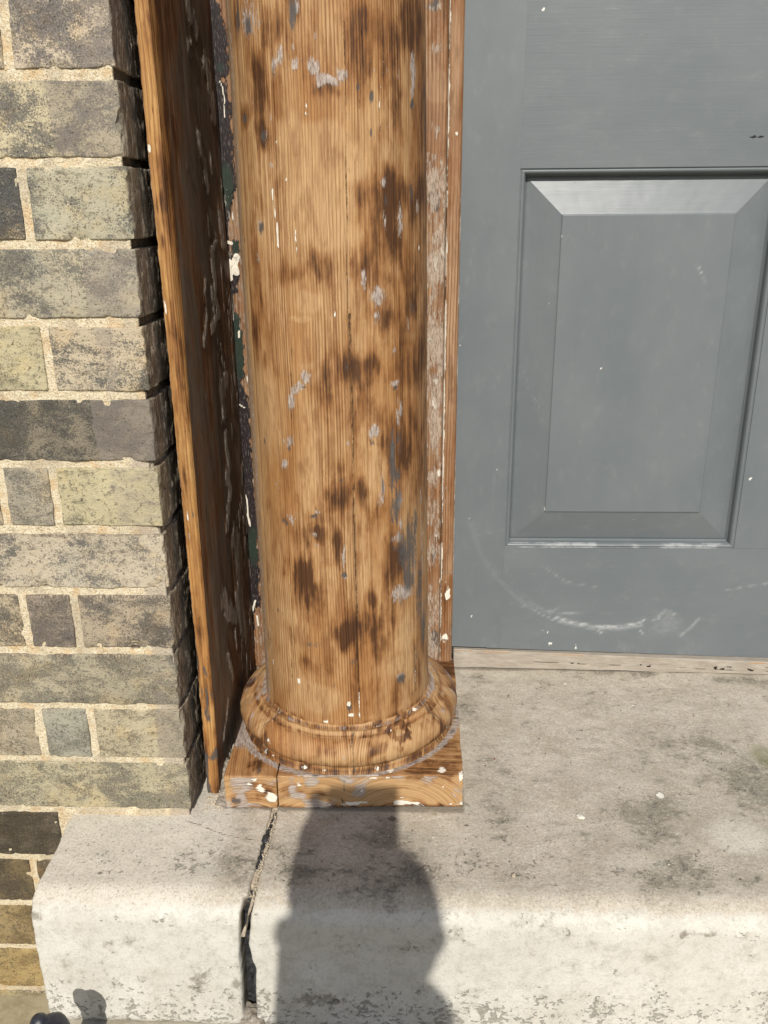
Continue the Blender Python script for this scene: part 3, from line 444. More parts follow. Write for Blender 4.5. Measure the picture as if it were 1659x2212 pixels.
def paint_mat():
    """d1 = scuff, speck, hole, smudge ; gc = grain direction coords"""
    m = M('grey_door_paint'); g = m.sep(m.attr('gc')); a = m.sep(m.attr('d1')); aa = m.attra('d1')
    u, v = g[0], g[1]
    br = m.noise(m.comb(m.mul(u, 420.), m.mul(v, 14.), 1.), 1.0, 4.0, .6)
    br2 = m.noise(m.comb(m.mul(u, 95.), m.mul(v, 6.), 4.), 1.0, 3.0, .6)
    op_ = m.noise(m.comb(m.mul(u, 800.), m.mul(v, 800.), 7.), 1.0, 2.0, .5)
    big = m.noise(m.comb(m.mul(u, 9.), m.mul(v, 5.), 2.), 1.0, 3.0, .6)
    dmp = m.noise(m.comb(m.mul(u, 260.), m.mul(v, 60.), 12.), 1.0, 3.0, .6)
    col = m.mix(m.ss(big, .3, .7), (.126, .144, .152), (.146, .163, .170))
    dust = m.noise(m.comb(m.mul(u, 50.), m.mul(v, 30.), 6.), 1.0, 5.0, .7)
    col = m.mix(m.mul(m.ss(dust, .5, .8), .10), col, (.40, .40, .37))
    col = m.mix(m.mul(m.ss(m.noise(m.comb(m.mul(u, 600.), m.mul(v, 600.), 3.), 1.0, 2.0, .6), .70, .80), .22), col, (.45, .45, .42))
    sc = m.mul(m.op('MINIMUM', a[0], 1.0), m.ss(m.noise(m.comb(m.mul(u, 230.), m.mul(v, 90.), 21.), 1.0, 4.0, .7), .30, .56))
    col = m.mix(m.mul(sc, .62), col, (.60, .60, .60))
    sm = m.ss(m.add(aa, m.mul(m.sub(dust, .5), .9)), .25, .9)
    col = m.mix(m.mul(sm, .32), col, (.46, .45, .43))
    spk = m.ss(m.add(a[1], m.mul(m.sub(op_, .5), .8)), .42, .6)
    col = m.mix(spk, col, (.72, .70, .64))
    ho = m.ss(m.add(a[2], m.mul(m.sub(br, .5), .8)), .45, .6)
    col = m.mix(ho, col, (.012, .012, .011))
    rg = m.add(m.mad(br2, .12, .33), m.add(m.mul(sc, .25), m.mul(sm, .2)))
    h = m.add(m.mul(br, .55), m.add(m.mul(br2, .6), m.add(m.mul(op_, .12), m.add(m.mul(m.ss(dmp, .68, .76), .35), m.mul(ho, -4.0)))))
    return m.out(col, rg, m.bump(h, .00027, .9), .42)
PAINT = paint_mat()

def grey_wood_mat():
    m = M('weathered_threshold_oak'); p = m.pos()
    q = m.vmul(p, (30, 160, 160)); n = m.noise(q, 1.0, 5.0, .7); n2 = m.noise(m.vmul(p, (25, 90, 90)), 1.0, 4.0, .65); n3 = m.noise(p, 380., 3., .7)
    c = m.mix(m.ss(n, .3, .7), (.29, .25, .20), (.38, .34, .285))
    c = m.mix(m.mul(m.ss(n2, .5, .7), .5), c, (.48, .43, .37))
    c = m.mix(m.mul(m.ss(n3, .6, .75), .6), c, (.20, .165, .125))
    a = m.sep(m.attr('t1'))
    c = m.mix(m.ss(m.add(a[0], m.mul(m.sub(n2, .5), .9)), .4, .65), c, m.mix(n3, (.44, .31, .18), (.30, .17, .10)))
    c = m.mix(m.ss(m.add(a[1], m.mul(m.sub(n3, .5), .9)), .45, .7), c, (.05, .04, .03))
    return m.out(c, .85, m.bump(m.add(n, m.mul(n3, .6)), .0006, .9), .15)
THRESH = grey_wood_mat()

def simple(name, c1, c2, sc=40., rough=.8, bd=.001, spec=.2, metal=0.):
    m = M(name); p = m.pos(); n = m.noise(p, sc, 5.0, .65); n2 = m.noise(p, sc*7, 3.0, .6)
    c = m.mix(m.ss(m.add(m.mul(n, .7), m.mul(n2, .3)), .35, .65), c1, c2)
    return m.out(c, rough, m.bump(m.add(n, m.mul(n2, .5)), bd, .8), spec, metal)
PAVE = simple('worn_paving', (.30, .265, .20), (.42, .385, .30), 25., .9, .0012, .1)
LOWP = simple('lower_paving', (.26, .22, .14), (.38, .33, .22), 22., .9, .0012, .1)
IRON = simple('black_painted_iron', (.010, .011, .016), (.035, .038, .050), 90., .42, .0006, .5)
MASTIC_GAP = simple('black_mastic_gap_shade', (.014, .015, .018), (.045, .045, .046), 120., .6, .0006, .3)  # bitumen strip; also blackens two gaps in place of shade
GRIT = simple('sandy_grit', (.32, .26, .18), (.62, .54, .42), 300., .95, .0006, .1)
RUBBLE = simple('grey_mortar_crumb', (.17, .145, .115), (.44, .39, .32), 160., .95, .0012, .1)

# ================================================================== SETTING
def slabF(x, y, z, mat, name, label=None, nz=.002):
    X, Y = np.meshgrid(x, y, indexing='ij'); V = np.stack([X, Y, np.full(X.shape, z)], -1).reshape(-1, 3)
    V[:, 2] += fbm(V, 18., 3, 5)*nz*.5
    o = mesh(name, V, gridF(len(x), len(y)), mat); return tag(o, label, None, None, 'structure')
# upper paving in front of the step, and lower ground beyond its left edge
px_ = np.concatenate([ax(-.432, .6, .012), [1., 1.6, 3, 6, 12, 30, 60]]); py_ = np.concatenate([[-40, -20, -8, -4, -2.5, -1.5, -1.], ax(-.7, .0, .012)])
def build_paving():
    X, Y = np.meshgrid(px_, py_, indexing='ij'); V = np.stack([X, Y, np.full(X.shape, -.184)], -1).reshape(-1, 3)
    V[:, 2] += fbm(V, 18., 3, 5)*.0012
    F = gridF(len(px_), len(py_)); n = len(V)
    # real edge down to the lower ground
    E = np.stack([np.full(len(py_), -.432), py_, np.full(len(py_), -.40)], 1)
    V = np.concatenate([V, E]); q = [[j, j+1, n+j+1, n+j] for j in range(len(py_)-1)]
    o = mesh('pavement', V, F.tolist()+[[int(i) for i in r] for r in q], PAVE); tag(o, None, None, None, 'structure')
build_paving()
slabF(np.concatenate([[-60, -20, -6, -2, -1], ax(-.8, -.40, .02)]), np.concatenate([[-40, -10, -3, -1], ax(-.6, .02, .02)]), -.315, LOWP, 'ground')
slabF(np.array([-60., -1, 0, 1, 60]), np.array([-1., 0, 1, 40.])*1.0, -.41, LOWP, 'ground_behind')

# ================================================================== BRICK WALL
WX = -.2845; WTOP = 2.05
wall = thing('brick_wall', 'old sooty yellow stock brick wall end with sandy lime mortar joints', 'brick wall', (-.6, .05, -.32))
def zbed(k): return .0069+.0772*k
def build_bricks():
    grey, tan, yel = (.135, .127, .108), (.46, .395, .28), (.42, .385, .25)
    beige, dkg, och, olive = (.30, .27, .215), (.095, .092, .082), (.36, .26, .12), (.33, .30, .17)
    # course k : list of (x_right, x_left, base, patch, amount, lilac)
    pat = {
     12: [(None, -.50, grey, tan, .5, .3)],
     11: [(None, -.3862, (.17, .16, .15), (.50, .44, .34), .56, .5), (-.3862, -.62, grey, tan, .6, 0)],
     10: [(None, -.52, (.16, .155, .14), (.50, .45, .31), .62, .7)],
     9: [(None, -.3897, (.15, .15, .135), (.42, .40, .30), .62, .2), (-.3897, -.62, (.10, .10, .095), tan, .12, 0)],
     8: [(None, -.52, (.17, .165, .145), (.40, .37, .28), .52, .6)],
     7: [(None, -.3887, (.12, .12, .11), (.48, .42, .31), .58, .5), (-.3887, -.62, (.30, .275, .185), (.44, .405, .27), .8, 0)],
     6: [(None, -.53, (.10, .098, .086), (.24, .215, .165), .36, .95)],
     5: [(None, -.4021, (.24, .22, .155), (.43, .395, .26), .75, .5), (-.4021, -.4621, (.20, .19, .16), (.36, .33, .26), .6, 0), (-.4621, -.70, grey, tan, .4, 0)],
     4: [(None, -.54, (.16, .155, .145), (.49, .44, .34), .70, .3)],
     3: [(None, -.3977, (.135, .125, .11), (.37, .32, .24), .50, .3), (-.3977, -.4598, (.15, .135, .12), (.28, .24, .19), .45, 0), (-.4598, -.70, grey, tan, .5, 0)],
     2: [(None, -.55, (.19, .18, .145), (.36, .33, .245), .58, .4)],
     1: [(None, -.3979, (.22, .20, .15), (.43, .39, .275), .70, .7), (-.3979, -.4632, (.24, .235, .19), (.33, .325, .265), .8, 0), (-.4632, -.70, (.22, .20, .15), (.36, .32, .24), .5, 0)],
     0: [(None, -.55, (.20, .19, .15), (.40, .37, .26), .55, .4)],
     -1: [(-.455, -.68, (.075, .065, .048), (.13, .11, .08), .3, 0)],
     -2: [(-.40, -.5043, (.12, .10, .07), (.21, .15, .08), .5, 0), (-.5043, -.70, (.10, .085, .06), (.18, .14, .08), .4, 0)],
     -3: [(-.40, -.62, (.17, .13, .07), (.30, .235, .125), .6, 0)],
     -4: [(-.40, -.62, (.23, .17, .085), (.35, .27, .13), .7, 0)],
     -5: [(-.40, -.62, (.24, .21, .12), (.33, .29, .18), .6, 0)]}
    VV, FF, B1, B2, B3, n0 = [], [], [], [], [], 0
    rnd = random.Random(7)
    for k in range(-5, 27):
        z0 = zbed(k)+.0048; z1 = zbed(k+1)-.0048
        row = list(pat.get(k, []))
        if not row:
            row = [(None, WX-(.105 if k % 2 else .215), grey, tan, rnd.uniform(.3, .7), .4)]
        x = row[-1][1]
        while x > -1.25:
            w = .21 if rnd.random() < .6 else .102
            row.append((x, x-w-.0096, rnd.choice([grey, beige, dkg, (.2, .18, .13)]), rnd.choice([tan, yel]), rnd.uniform(.3, .7), 0)); x -= w+.0096
        for (xr, xl, c1, c2, am, lil) in row:
            corner = xr is None
            xa = xl+.0048; xb = (WX+rnd.uniform(-.0012, .0012)) if corner else xr-.0048
            if k < 0 and corner: continue
            near = (k <= 13 and xb > -.60)
            st = .0026 if near else .02
            xs = ax(xa, xb, st, .003); zs = ax(z0+rnd.uniform(-.0006, .0006), z1+rnd.uniform(-.0006, .0006), st, .003)
            ys = ax(0, .135, .004 if (corner and near) else .03, .003) if corner else np.array([0, .0008, .0016, .003, .02, .05])
            V, F, N = rbox(xs, ys, zs, .0016)
            P = V+np.array([0, 0, k*.37])
            if near:
                edge = np.minimum(np.minimum(V[:, 0]-xa, xb-V[:, 0]), np.minimum(V[:, 2]-z0, z1-V[:, 2]))
                ef = np.clip(1-edge/.010, 0, 1)
                low = fbm(P, 30., 3, 3); hi = fbm(P, 160., 3, 9)
                V[:, 1] += (low*.0008+hi*.00028)*(V[:, 1] < .1) + ef*np.clip(fbm(P, 75., 3, 21)-.25, 0, 1)*.0045
                V[:, 0] += fbm(P, 55., 3, 31)*.0009*(ef > 0)
                V[:, 2] += fbm(P, 45., 3, 41)*.0008*(ef > 0)
                if corner:
                    cf = np.clip(1-(xb-V[:, 0])/.008, 0, 1); dep = np.clip(1-V[:, 1]/.012, 0, 1)
                    bite = np.clip(fbm(P, 60., 3, 51)-.28, 0, 1)
                    V[:, 0] -= cf*dep*bite*.007+cf*(hi*.0006)
                    rv = (V[:, 0] > xb-.004) & (V[:, 1] > .004)
                    V[rv, 0] += (fbm(P[rv]*np.array([1, 1, .25]), 200., 3, 61))*.0014
            VV.append(V); FF.append(F+n0); n0 += len(V)
            B1.append(np.tile((*c1, 1), (len(V), 1))); B2.append(np.tile((*c2, am), (len(V), 1)))
            L = np.zeros(len(V))
            if corner and lil: 
                wdt = {6: .064, 5: .055, 7: .048, 8: .055, 10: .07, 11: .03}.get(k, .035)
                L = lil*sst(V[:, 0]+.004*fbm(P, 30., 3, 2), xb-wdt-.003, xb-wdt+.003)
                if k == 7: L *= sst(V[:, 0], xb-.030, xb-.034)*.8+.3
            G = np.zeros(len(V))
            if corner: G = sst(V[:, 1], .0035, .009)*.95  # reveal side darkened and streaked, its shade put into the colour
            if k == 6: G = np.maximum(G, .25)
            if k in (3, 4): G = np.maximum(G, .7*np.exp(-((V[:, 2]-z1)/.004)**2)*(V[:, 1] < .004))
            tp_ = rnd.uniform(0, .75) if k not in (4, 3, 2) else .85
            G = np.maximum(G, tp_*np.exp(-((V[:, 2]-z1)/.0045)**2)*(V[:, 1] < .004)*np.clip(.6+1.1*fbm(P, 40., 3, 91), 0, 1))
            hole = np.exp(-(((V[:, 0]+.333)/.0065)**2+((V[:, 2]-.2475)/.0042)**2))*(V[:, 1] < .01)
            V[:, 1] += hole*.007; G = np.maximum(G, hole*1.2)
            B3.append(np.stack([L, G, np.full(len(V), rnd.random()), np.ones(len(V))], 1))
    return mesh('brickwork', np.concatenate(VV), np.concatenate(FF), BRICK, wall, at=dict(b1=np.concatenate(B1), b2=np.concatenate(B2), b3=np.concatenate(B3)))
build_bricks()
def build_mortar():
    # sheet that follows the face then turns the corner
    xs = np.concatenate([np.linspace(-1.25, -.62, 8), ax(-.60, WX-.003, .0026)])
    ys = np.concatenate([[.002], ax(.005, .135, .004)])
    zs = np.concatenate([ax(-.36, 1.02, .0026), np.linspace(1.05, WTOP, 20)])
    A = [(x, .0018) for x in xs]+[(WX-.0012, y+.002) for y in ys]
    A = np.array(A); nA = len(A)
    X = np.repeat(A[:, 0], len(zs)); Y = np.repeat(A[:, 1], len(zs)); Z = np.tile(zs, nA)
    P = np.stack([X, Y, Z], 1); V = P.copy()
    ret = P[:, 1] > .0035
    n = fbm(P, 70., 4, 5); n2 = fbm(P, 260., 3, 8)
    gapn = fbm(P, 28., 3, 77)
    d = .0004-n*.0010-n2*.0006
    cor = np.exp(-((WX-P[:, 0])/.010))*np.clip(gapn-.05, 0, 1)*.016
    hole = np.exp(-(((P[:, 0]+.333)/.0075)**2+((P[:, 2]-.2445)/.0045)**2))*(~ret)+np.exp(-(((P[:, 0]+.3035)/.003)**2+((P[:, 2]-.3235)/.003)**2))*(~ret)
    V[~ret, 1] += (d+cor+hole*.006)[~ret]
    V[ret, 0] -= .0015+np.abs(n[ret])*.003+cor[ret]*.5
    L = sst(P[:, 0], WX-.045, WX-.02)*sst(-P[:, 2], -.60, -.50)*.75
    G = np.where(ret, .9, sst(P[:, 0], WX-.007, WX-.001)*.9+cor*60)  # joints on the return and corner darkened, painting in their shade
    G = np.maximum(G, .8*(np.exp(-((P[:, 2]-zbed(4)-.009)/.003)**2))*(fbm(P, 30., 2, 4) > .2))
    G = np.maximum(G, hole*1.3)
    G = np.where(P[:, 2] < -.01, np.maximum(G, .15), G)
    return mesh('mortar', V, gridF(nA, len(zs)), MORTAR, wall, at=dict(b3=np.stack([L, G, 0*L, 0*L+1], 1)))
build_mortar()
# wall core behind the joints (closes the wall from other sides)
V, F, N = rbox(np.array([-1.24, -1.0, -.295]), np.array([.03, .1, .33]), np.array([-.36, .5, 1.3, WTOP]), 0)
mesh('wall_core', V, F, MORTAR, wall, smooth=False, at=dict(b3=np.tile((0, .9, 0, 1), (len(V), 1))))

# ================================================================== STEP STONES
PR = .032  # nosing radius
def prof(s, back):
    """arc-length profile: s from 0 at back edge; returns y,z,normal y,z"""
    y0 = -.145; L1 = back-(y0+PR); La = PR*math.pi/2
    y = np.where(s < L1, back-s, 0.); z = np.zeros_like(s); ny = np.zeros_like(s); nz = np.ones_like(s)
    m = (s >= L1) & (s < L1+La); t = (s-L1)/PR
    y = np.where(m, y0+PR-PR*np.sin(t), y); z = np.where(m, -PR+PR*np.cos(t), z)
    ny = np.where(m, -np.sin(t), ny); nz = np.where(m, np.cos(t), nz)
    m = s >= L1+La
    y = np.where(m, y0, y); z = np.where(m, -PR-(s-L1-La), z); ny = np.where(m, -1., ny); nz = np.where(m, 0., nz)
    return y, z, ny, nz, L1, La
def stone(name, parent, back, total_h, xleft, xright, xstep, seed, extra_x=None):
    _, _, _, _, L1, La = prof(np.array([0.]), back)
    send = L1+La+total_h-PR
    s = np.linspace(0, send, int(send/.0027))
    y, z, ny, nz, _, _ = prof(s, back)
    xl = xleft(y, z); xr = xright(y, z)
    n = int((xr.mean()-xl.mean())/xstep)
    skl = [(.06, 0), (.03, 0), (.012, 0), (.004, .0004), (.0012, .0012)]
    cols = []
    for d, i in skl: cols.append((xl+i, d))
    for k in range(n+1):
        t = k/n; cols.append((xl+.0025+(xr-xl-.005)*t, 0))
    if extra_x is not None:
        cols = cols[:-1]
        for x in extra_x: cols.append((np.full_like(xl, x), 0))
    for d, i in skl[::-1]: cols.append(((xr if extra_x is None else np.full_like(xr, extra_x[-1]))-i, d))
    V = np.stack([np.stack([c[0], y-ny*c[1], z-nz*c[1]], 1) for c in cols]).reshape(-1, 3)
    D = np.repeat([c[1] for c in cols], len(s)); NY = np.tile(ny, len(cols)); NZ = np.tile(nz, len(cols)); SS = np.tile(s, len(cols))
    base = V.copy()
    nn = fbm(base, 14., 3, seed)*.0010+fbm(base, 70., 3, seed+5)*.00035+fbm(base, 240., 2, seed+9)*.00012
    side = D > 0
    V[:, 1] += NY*nn; V[:, 2] += NZ*nn
    V[side, 0] += fbm(base[side], 60., 3, seed+2)*.0006
    # chipped lower edge and arris
    low = np.clip((SS-(send-.012))/.012, 0, 1); V[:, 2] += low*np.clip(fbm(base*np.array([1, 0, 0])+seed, 35., 3, 4), -1, 1)*.0025; V[:, 1] += low**2*.003
    U, Y, Z = base[:, 0], base[:, 1], base[:, 2]
    fr = sst(SS, L1+La*.05, L1+La*.95)
    tp = 1-sst(SS, L1, L1+La)
    m = {k: mell(U, Y, v)*tp for k, v in STP.items()}
    edgeb = np.exp(-np.abs(Y-back)/.03)*0
    dirt = m['dirt']*(1.1+.7*fbm(base, 28., 3, 7))+.10*sst(fbm(base, 9., 3, 17), 0, .6)+.12*np.exp(-((SS-L1+.02)/.02)**2)
    frt = (SS > L1+.3*La)
    if seed == 3: m['pale'] = np.maximum(m['pale'], tp*(.75*sst(-U, .20, .27)+.2)); dirt = dirt-.18*sst(-U, .22, .28)*tp
    stain = mell(U, Z, STF['stain'])*frt
    dirt = np.maximum(dirt, stain*1.3)
    zz = -Z
    pit = np.where(frt, sst(zz, .07, .175)*.72+.22, 0.30+.40*np.clip(dirt, 0, 1)+.12*fbm(base, 16., 2, 77))+np.where(frt, .25*np.exp(-((zz-.028)/.008)**2), 0)+.22*np.exp(-((SS-L1+.035)/.03)**2)
    gr = np.where(side & (D > .004), .9, 0)  # stone sides inside the joint darkened, gap shade painted on
    gr = np.maximum(gr, low*.6)
    # dirt where things stand on the top
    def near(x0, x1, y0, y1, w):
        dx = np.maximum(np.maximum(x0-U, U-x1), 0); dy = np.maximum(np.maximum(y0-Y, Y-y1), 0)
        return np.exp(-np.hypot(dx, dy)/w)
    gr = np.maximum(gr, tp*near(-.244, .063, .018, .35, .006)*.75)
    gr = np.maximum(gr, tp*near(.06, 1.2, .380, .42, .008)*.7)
    ck = np.zeros(len(V))
    if seed == 3:
        ck = mline(U, Y, [[4.5, 1, -291.3, -7.2, -264.8, -18.6, -238.5, -31.5, -213.8, -39.2, -192.6, -41.9]])*tp
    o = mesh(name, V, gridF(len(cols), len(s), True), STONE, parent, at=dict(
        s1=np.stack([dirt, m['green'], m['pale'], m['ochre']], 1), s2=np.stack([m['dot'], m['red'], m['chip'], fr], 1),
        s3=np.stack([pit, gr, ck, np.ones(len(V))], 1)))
    return o
# joint edges in plan and elevation
def poly(y, z, P):      # P: list of (s, x) with s = along top (y>-.145) then front (z)
    key = np.where(z > -.004, -y, .145+(-z)); a = np.array(P); return np.interp(key, a[:, 0], a[:, 1])
JL = [(-.40, -.1835), (-.015, -.1835), (.028, -.1850), (.076, -.1862), (.114, -.1870), (.13, -.1880), (.15, -.1925), (.172, -.1965), (.217, -.1990), (.31, -.2003), (.33, -.2003)]
JR = [(-.40, -.1770), (-.015, -.1772), (.028, -.1768), (.076, -.1790), (.114, -.1815), (.135, -.1815), (.153, -.1830), (.175, -.1855), (.203, -.1885), (.222, -.1865), (.238, -.1830), (.255, -.1835), (.273, -.1850), (.32, -.1855)]
def jn(y, z, s): 
    P = np.stack([y*0, y, z], 1); return fbm(P, 120., 3, s)*.0005
blk = thing('step_block', 'pale limestone block at the left end of the doorstep, below the brick wall', 'stone block', (-.31, -.06, -.18))
stone('block_stone', blk, .30, .184, lambda y, z: -.4370-.004*sst(y, -.1, .0)+jn(y, z, 1)*1.2, lambda y, z: poly(y, z, JL)+jn(y, z, 2), .0030, 3)
slab = thing('doorstep', 'long worn limestone doorstep with rounded nosing in front of the grey door', 'doorstep', (.4, .1, -.18))
stone('step_stone', slab, .46, .186, lambda y, z: poly(y, z, JR)+jn(y, z, 3), lambda y, z: y*0+.52, .0030, 11, extra_x=np.array([.55, .62, .7, .85, 1.0, 1.25]))
# joint filling: sandy mortar on the tread, bitumen strip, dark gap on the riser
def build_joint():
    s = np.linspace(0, .185, 120); y = .03-s; t = np.linspace(0, 1, 8)
    rows = []
    for yy in y:
        a = poly(np.array([yy]), np.array([0.]), JL)[0]-.001; b = poly(np.array([yy]), np.array([0.]), JR)[0]+.001
        rows.append([(a+(b-a)*q, yy, -.0025) for q in t])
    V = np.array(rows).reshape(-1, 3); 
    dr = sst(-V[:, 1], .108, .125)
    V[:, 2] += fbm(V, 260., 3, 5)*.0010+fbm(V, 90., 2, 3)*.0006-.0008-dr*.002
    V[:, 2] -= dr*sst(V[:, 0], -.184, -.189)*.03
    V[:, 1] += dr*0
    mesh('joint_mortar', V, gridF(120, 8, True), GRIT, slab)
    # black sheet back in the open riser gap, standing in for its shade
    zz = np.linspace(-.004, -.19, 90); rows = []
    for q in zz:
        rows.append([(x, -.118+.0*q, q) for x in np.linspace(-.203, -.176, 10)])
    V = np.array(rows).reshape(-1, 3); V[:, 1] += fbm(V*np.array([1, 1, .3]), 240., 3, 3)*.004 + sst(V[:, 2], -.172, -.186)*0
    V[:, 1] -= np.clip(fbm(V*np.array([1, 0, 1]), 90., 2, 13)-.35, 0, 1)*.02
    mesh('joint_gap_shade', V, gridF(90, 10), MASTIC_GAP, slab)
    pts = [(-.1790, .012, .0), (-.1795, -.004, .0004), (-.1810, -.016, .0006), (-.1828, -.030, .001), (-.1832, -.042, .0012), (-.1845, -.052, .001), (-.1842, -.066, .0006), (-.1850, -.078, .0), (-.1853, -.086, -.001)]
    P = np.array(pts); tt = np.linspace(0, len(P)-1, 60); P2 = np.stack([np.interp(tt, range(len(P)), P[:, i]) for i in range(3)], 1)
    V, F = tube(P2.tolist(), [.0021+.0009*math.sin(i*.9)*math.sin(i*.23)+(.0022 if 24 < i < 31 else 0) for i in range(60)], 10)
    V[:, 2] = V[:, 2]*1-.0018; V += fbm(V, 300., 2, 4)[:, None]*.0004
    mesh('bitumen_strip', V, F, MASTIC_GAP, slab)
build_joint()
# mortar haunch at the foot of the gap
V, F, N = rbox(ax(-.204, -.176, .002, .002), ax(-.150, -.125, .002, .002), ax(-.186, -.170, .002, .002), .002)
V += N*0; V[:, 2] += fbm(V, 110., 3, 6)*.003; V[:, 1] += fbm(V, 130., 3, 7)*.003
V[:, 2] -= sst(V[:, 0], -.19, -.178)*0
mesh('joint_haunch', V, F, RUBBLE, slab)

# ================================================================== COLUMN
CY = .172
colm = thing('column', 'round stripped pine column with moulded base on a square plinth', 'column', (-.0905, CY, 0))
def build_shaft():
    zs = np.concatenate([ax(.085, 1.0, .0022), np.linspace(1.02, WTOP, 24)])
    th = np.concatenate([np.linspace(-1.75, 1.75, 190), np.linspace(1.85, 2*math.pi-1.85, 24)])
    T, Z = np.meshgrid(th, zs, indexing='ij'); T, Z = T.ravel(), Z.ravel()
    R = .1145-.0065*np.clip((Z-.1)/.85, 0, 1)
    cx = -.094-.0055*Z/.95
    U = np.where(T > math.pi, T-2*math.pi, T)*.112
    P = np.stack([np.sin(T)*.11, np.cos(T)*.11, Z], 1)
    # slightly faceted staves, hand-sanded hollows
    R = R+fbm(P*np.array([1, 1, .35]), 13., 3, 3)*.0010+fbm(P*np.array([1, 1, .1]), 90., 2, 8)*.00018
    sm = mline(U+.0004*fbm(P*np.array([1, 1, .3]), 60., 2, 91), Z, [[e[0], max(e[1], .85)]+e[2:] for e in COL['sm']], 3.6)
    R = R-sm*.0009
    for a in (-1.0, -.48, .12, .66, 1.2): R = R-.0006*np.exp(-((T-a)/.012)**2)
    R = R-.0035*np.clip((.100-Z)/.015, 0, 1)**2
    V = np.stack([cx+R*np.sin(T), CY-R*np.cos(T), Z], 1)
    Q = P*np.array([1, 1, .45]); wu = .0055*fbm(Q, 42., 3, 101); wz = .016*fbm(Q, 42., 3, 102)
    wide = lambda L, a, b: [[e[0], e[1], e[2]*a, e[3]*b, e[4]] for e in L]
    burn = mell(U+wu, Z+wz, wide(COL['burn'], 1.2, 1.2)); dk = mell(U+wu*.5, Z+wz*.4, wide(COL['dk'], 1.15, 1.15)); gl = mell(U+wu*.45, Z+wz*.35, wide(COL['gl'], 1.3, 1.3)); pale = mell(U+wu, Z+wz*.5, COL['pale'])
    wh = np.maximum(mell(U, Z, COL['wh']), mline(U, Z, COL['whl']))
    # less sanded, greyer far-left flank; darker right flank
    gl = np.maximum(gl, .47*sst(-U, .108, .130)); pale = np.maximum(pale, .8*sst(-U, .098, .125))
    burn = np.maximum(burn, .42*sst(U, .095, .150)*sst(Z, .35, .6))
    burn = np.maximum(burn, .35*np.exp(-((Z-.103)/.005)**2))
    broad = [[e[0], e[1], e[2], e[3], e[4]] for e in COL['broad']]
    bw = mell(U+2*wu, Z+1.5*wz, broad)*(.7+.6*fbm(P*np.array([1, 1, .35]), 30., 3, 55))
    burn = np.maximum(burn, bw)+.10*bw; burn = burn-.22*pale
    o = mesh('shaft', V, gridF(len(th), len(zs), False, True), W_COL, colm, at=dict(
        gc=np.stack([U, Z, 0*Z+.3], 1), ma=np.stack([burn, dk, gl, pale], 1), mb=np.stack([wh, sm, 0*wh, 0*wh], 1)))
build_shaft()
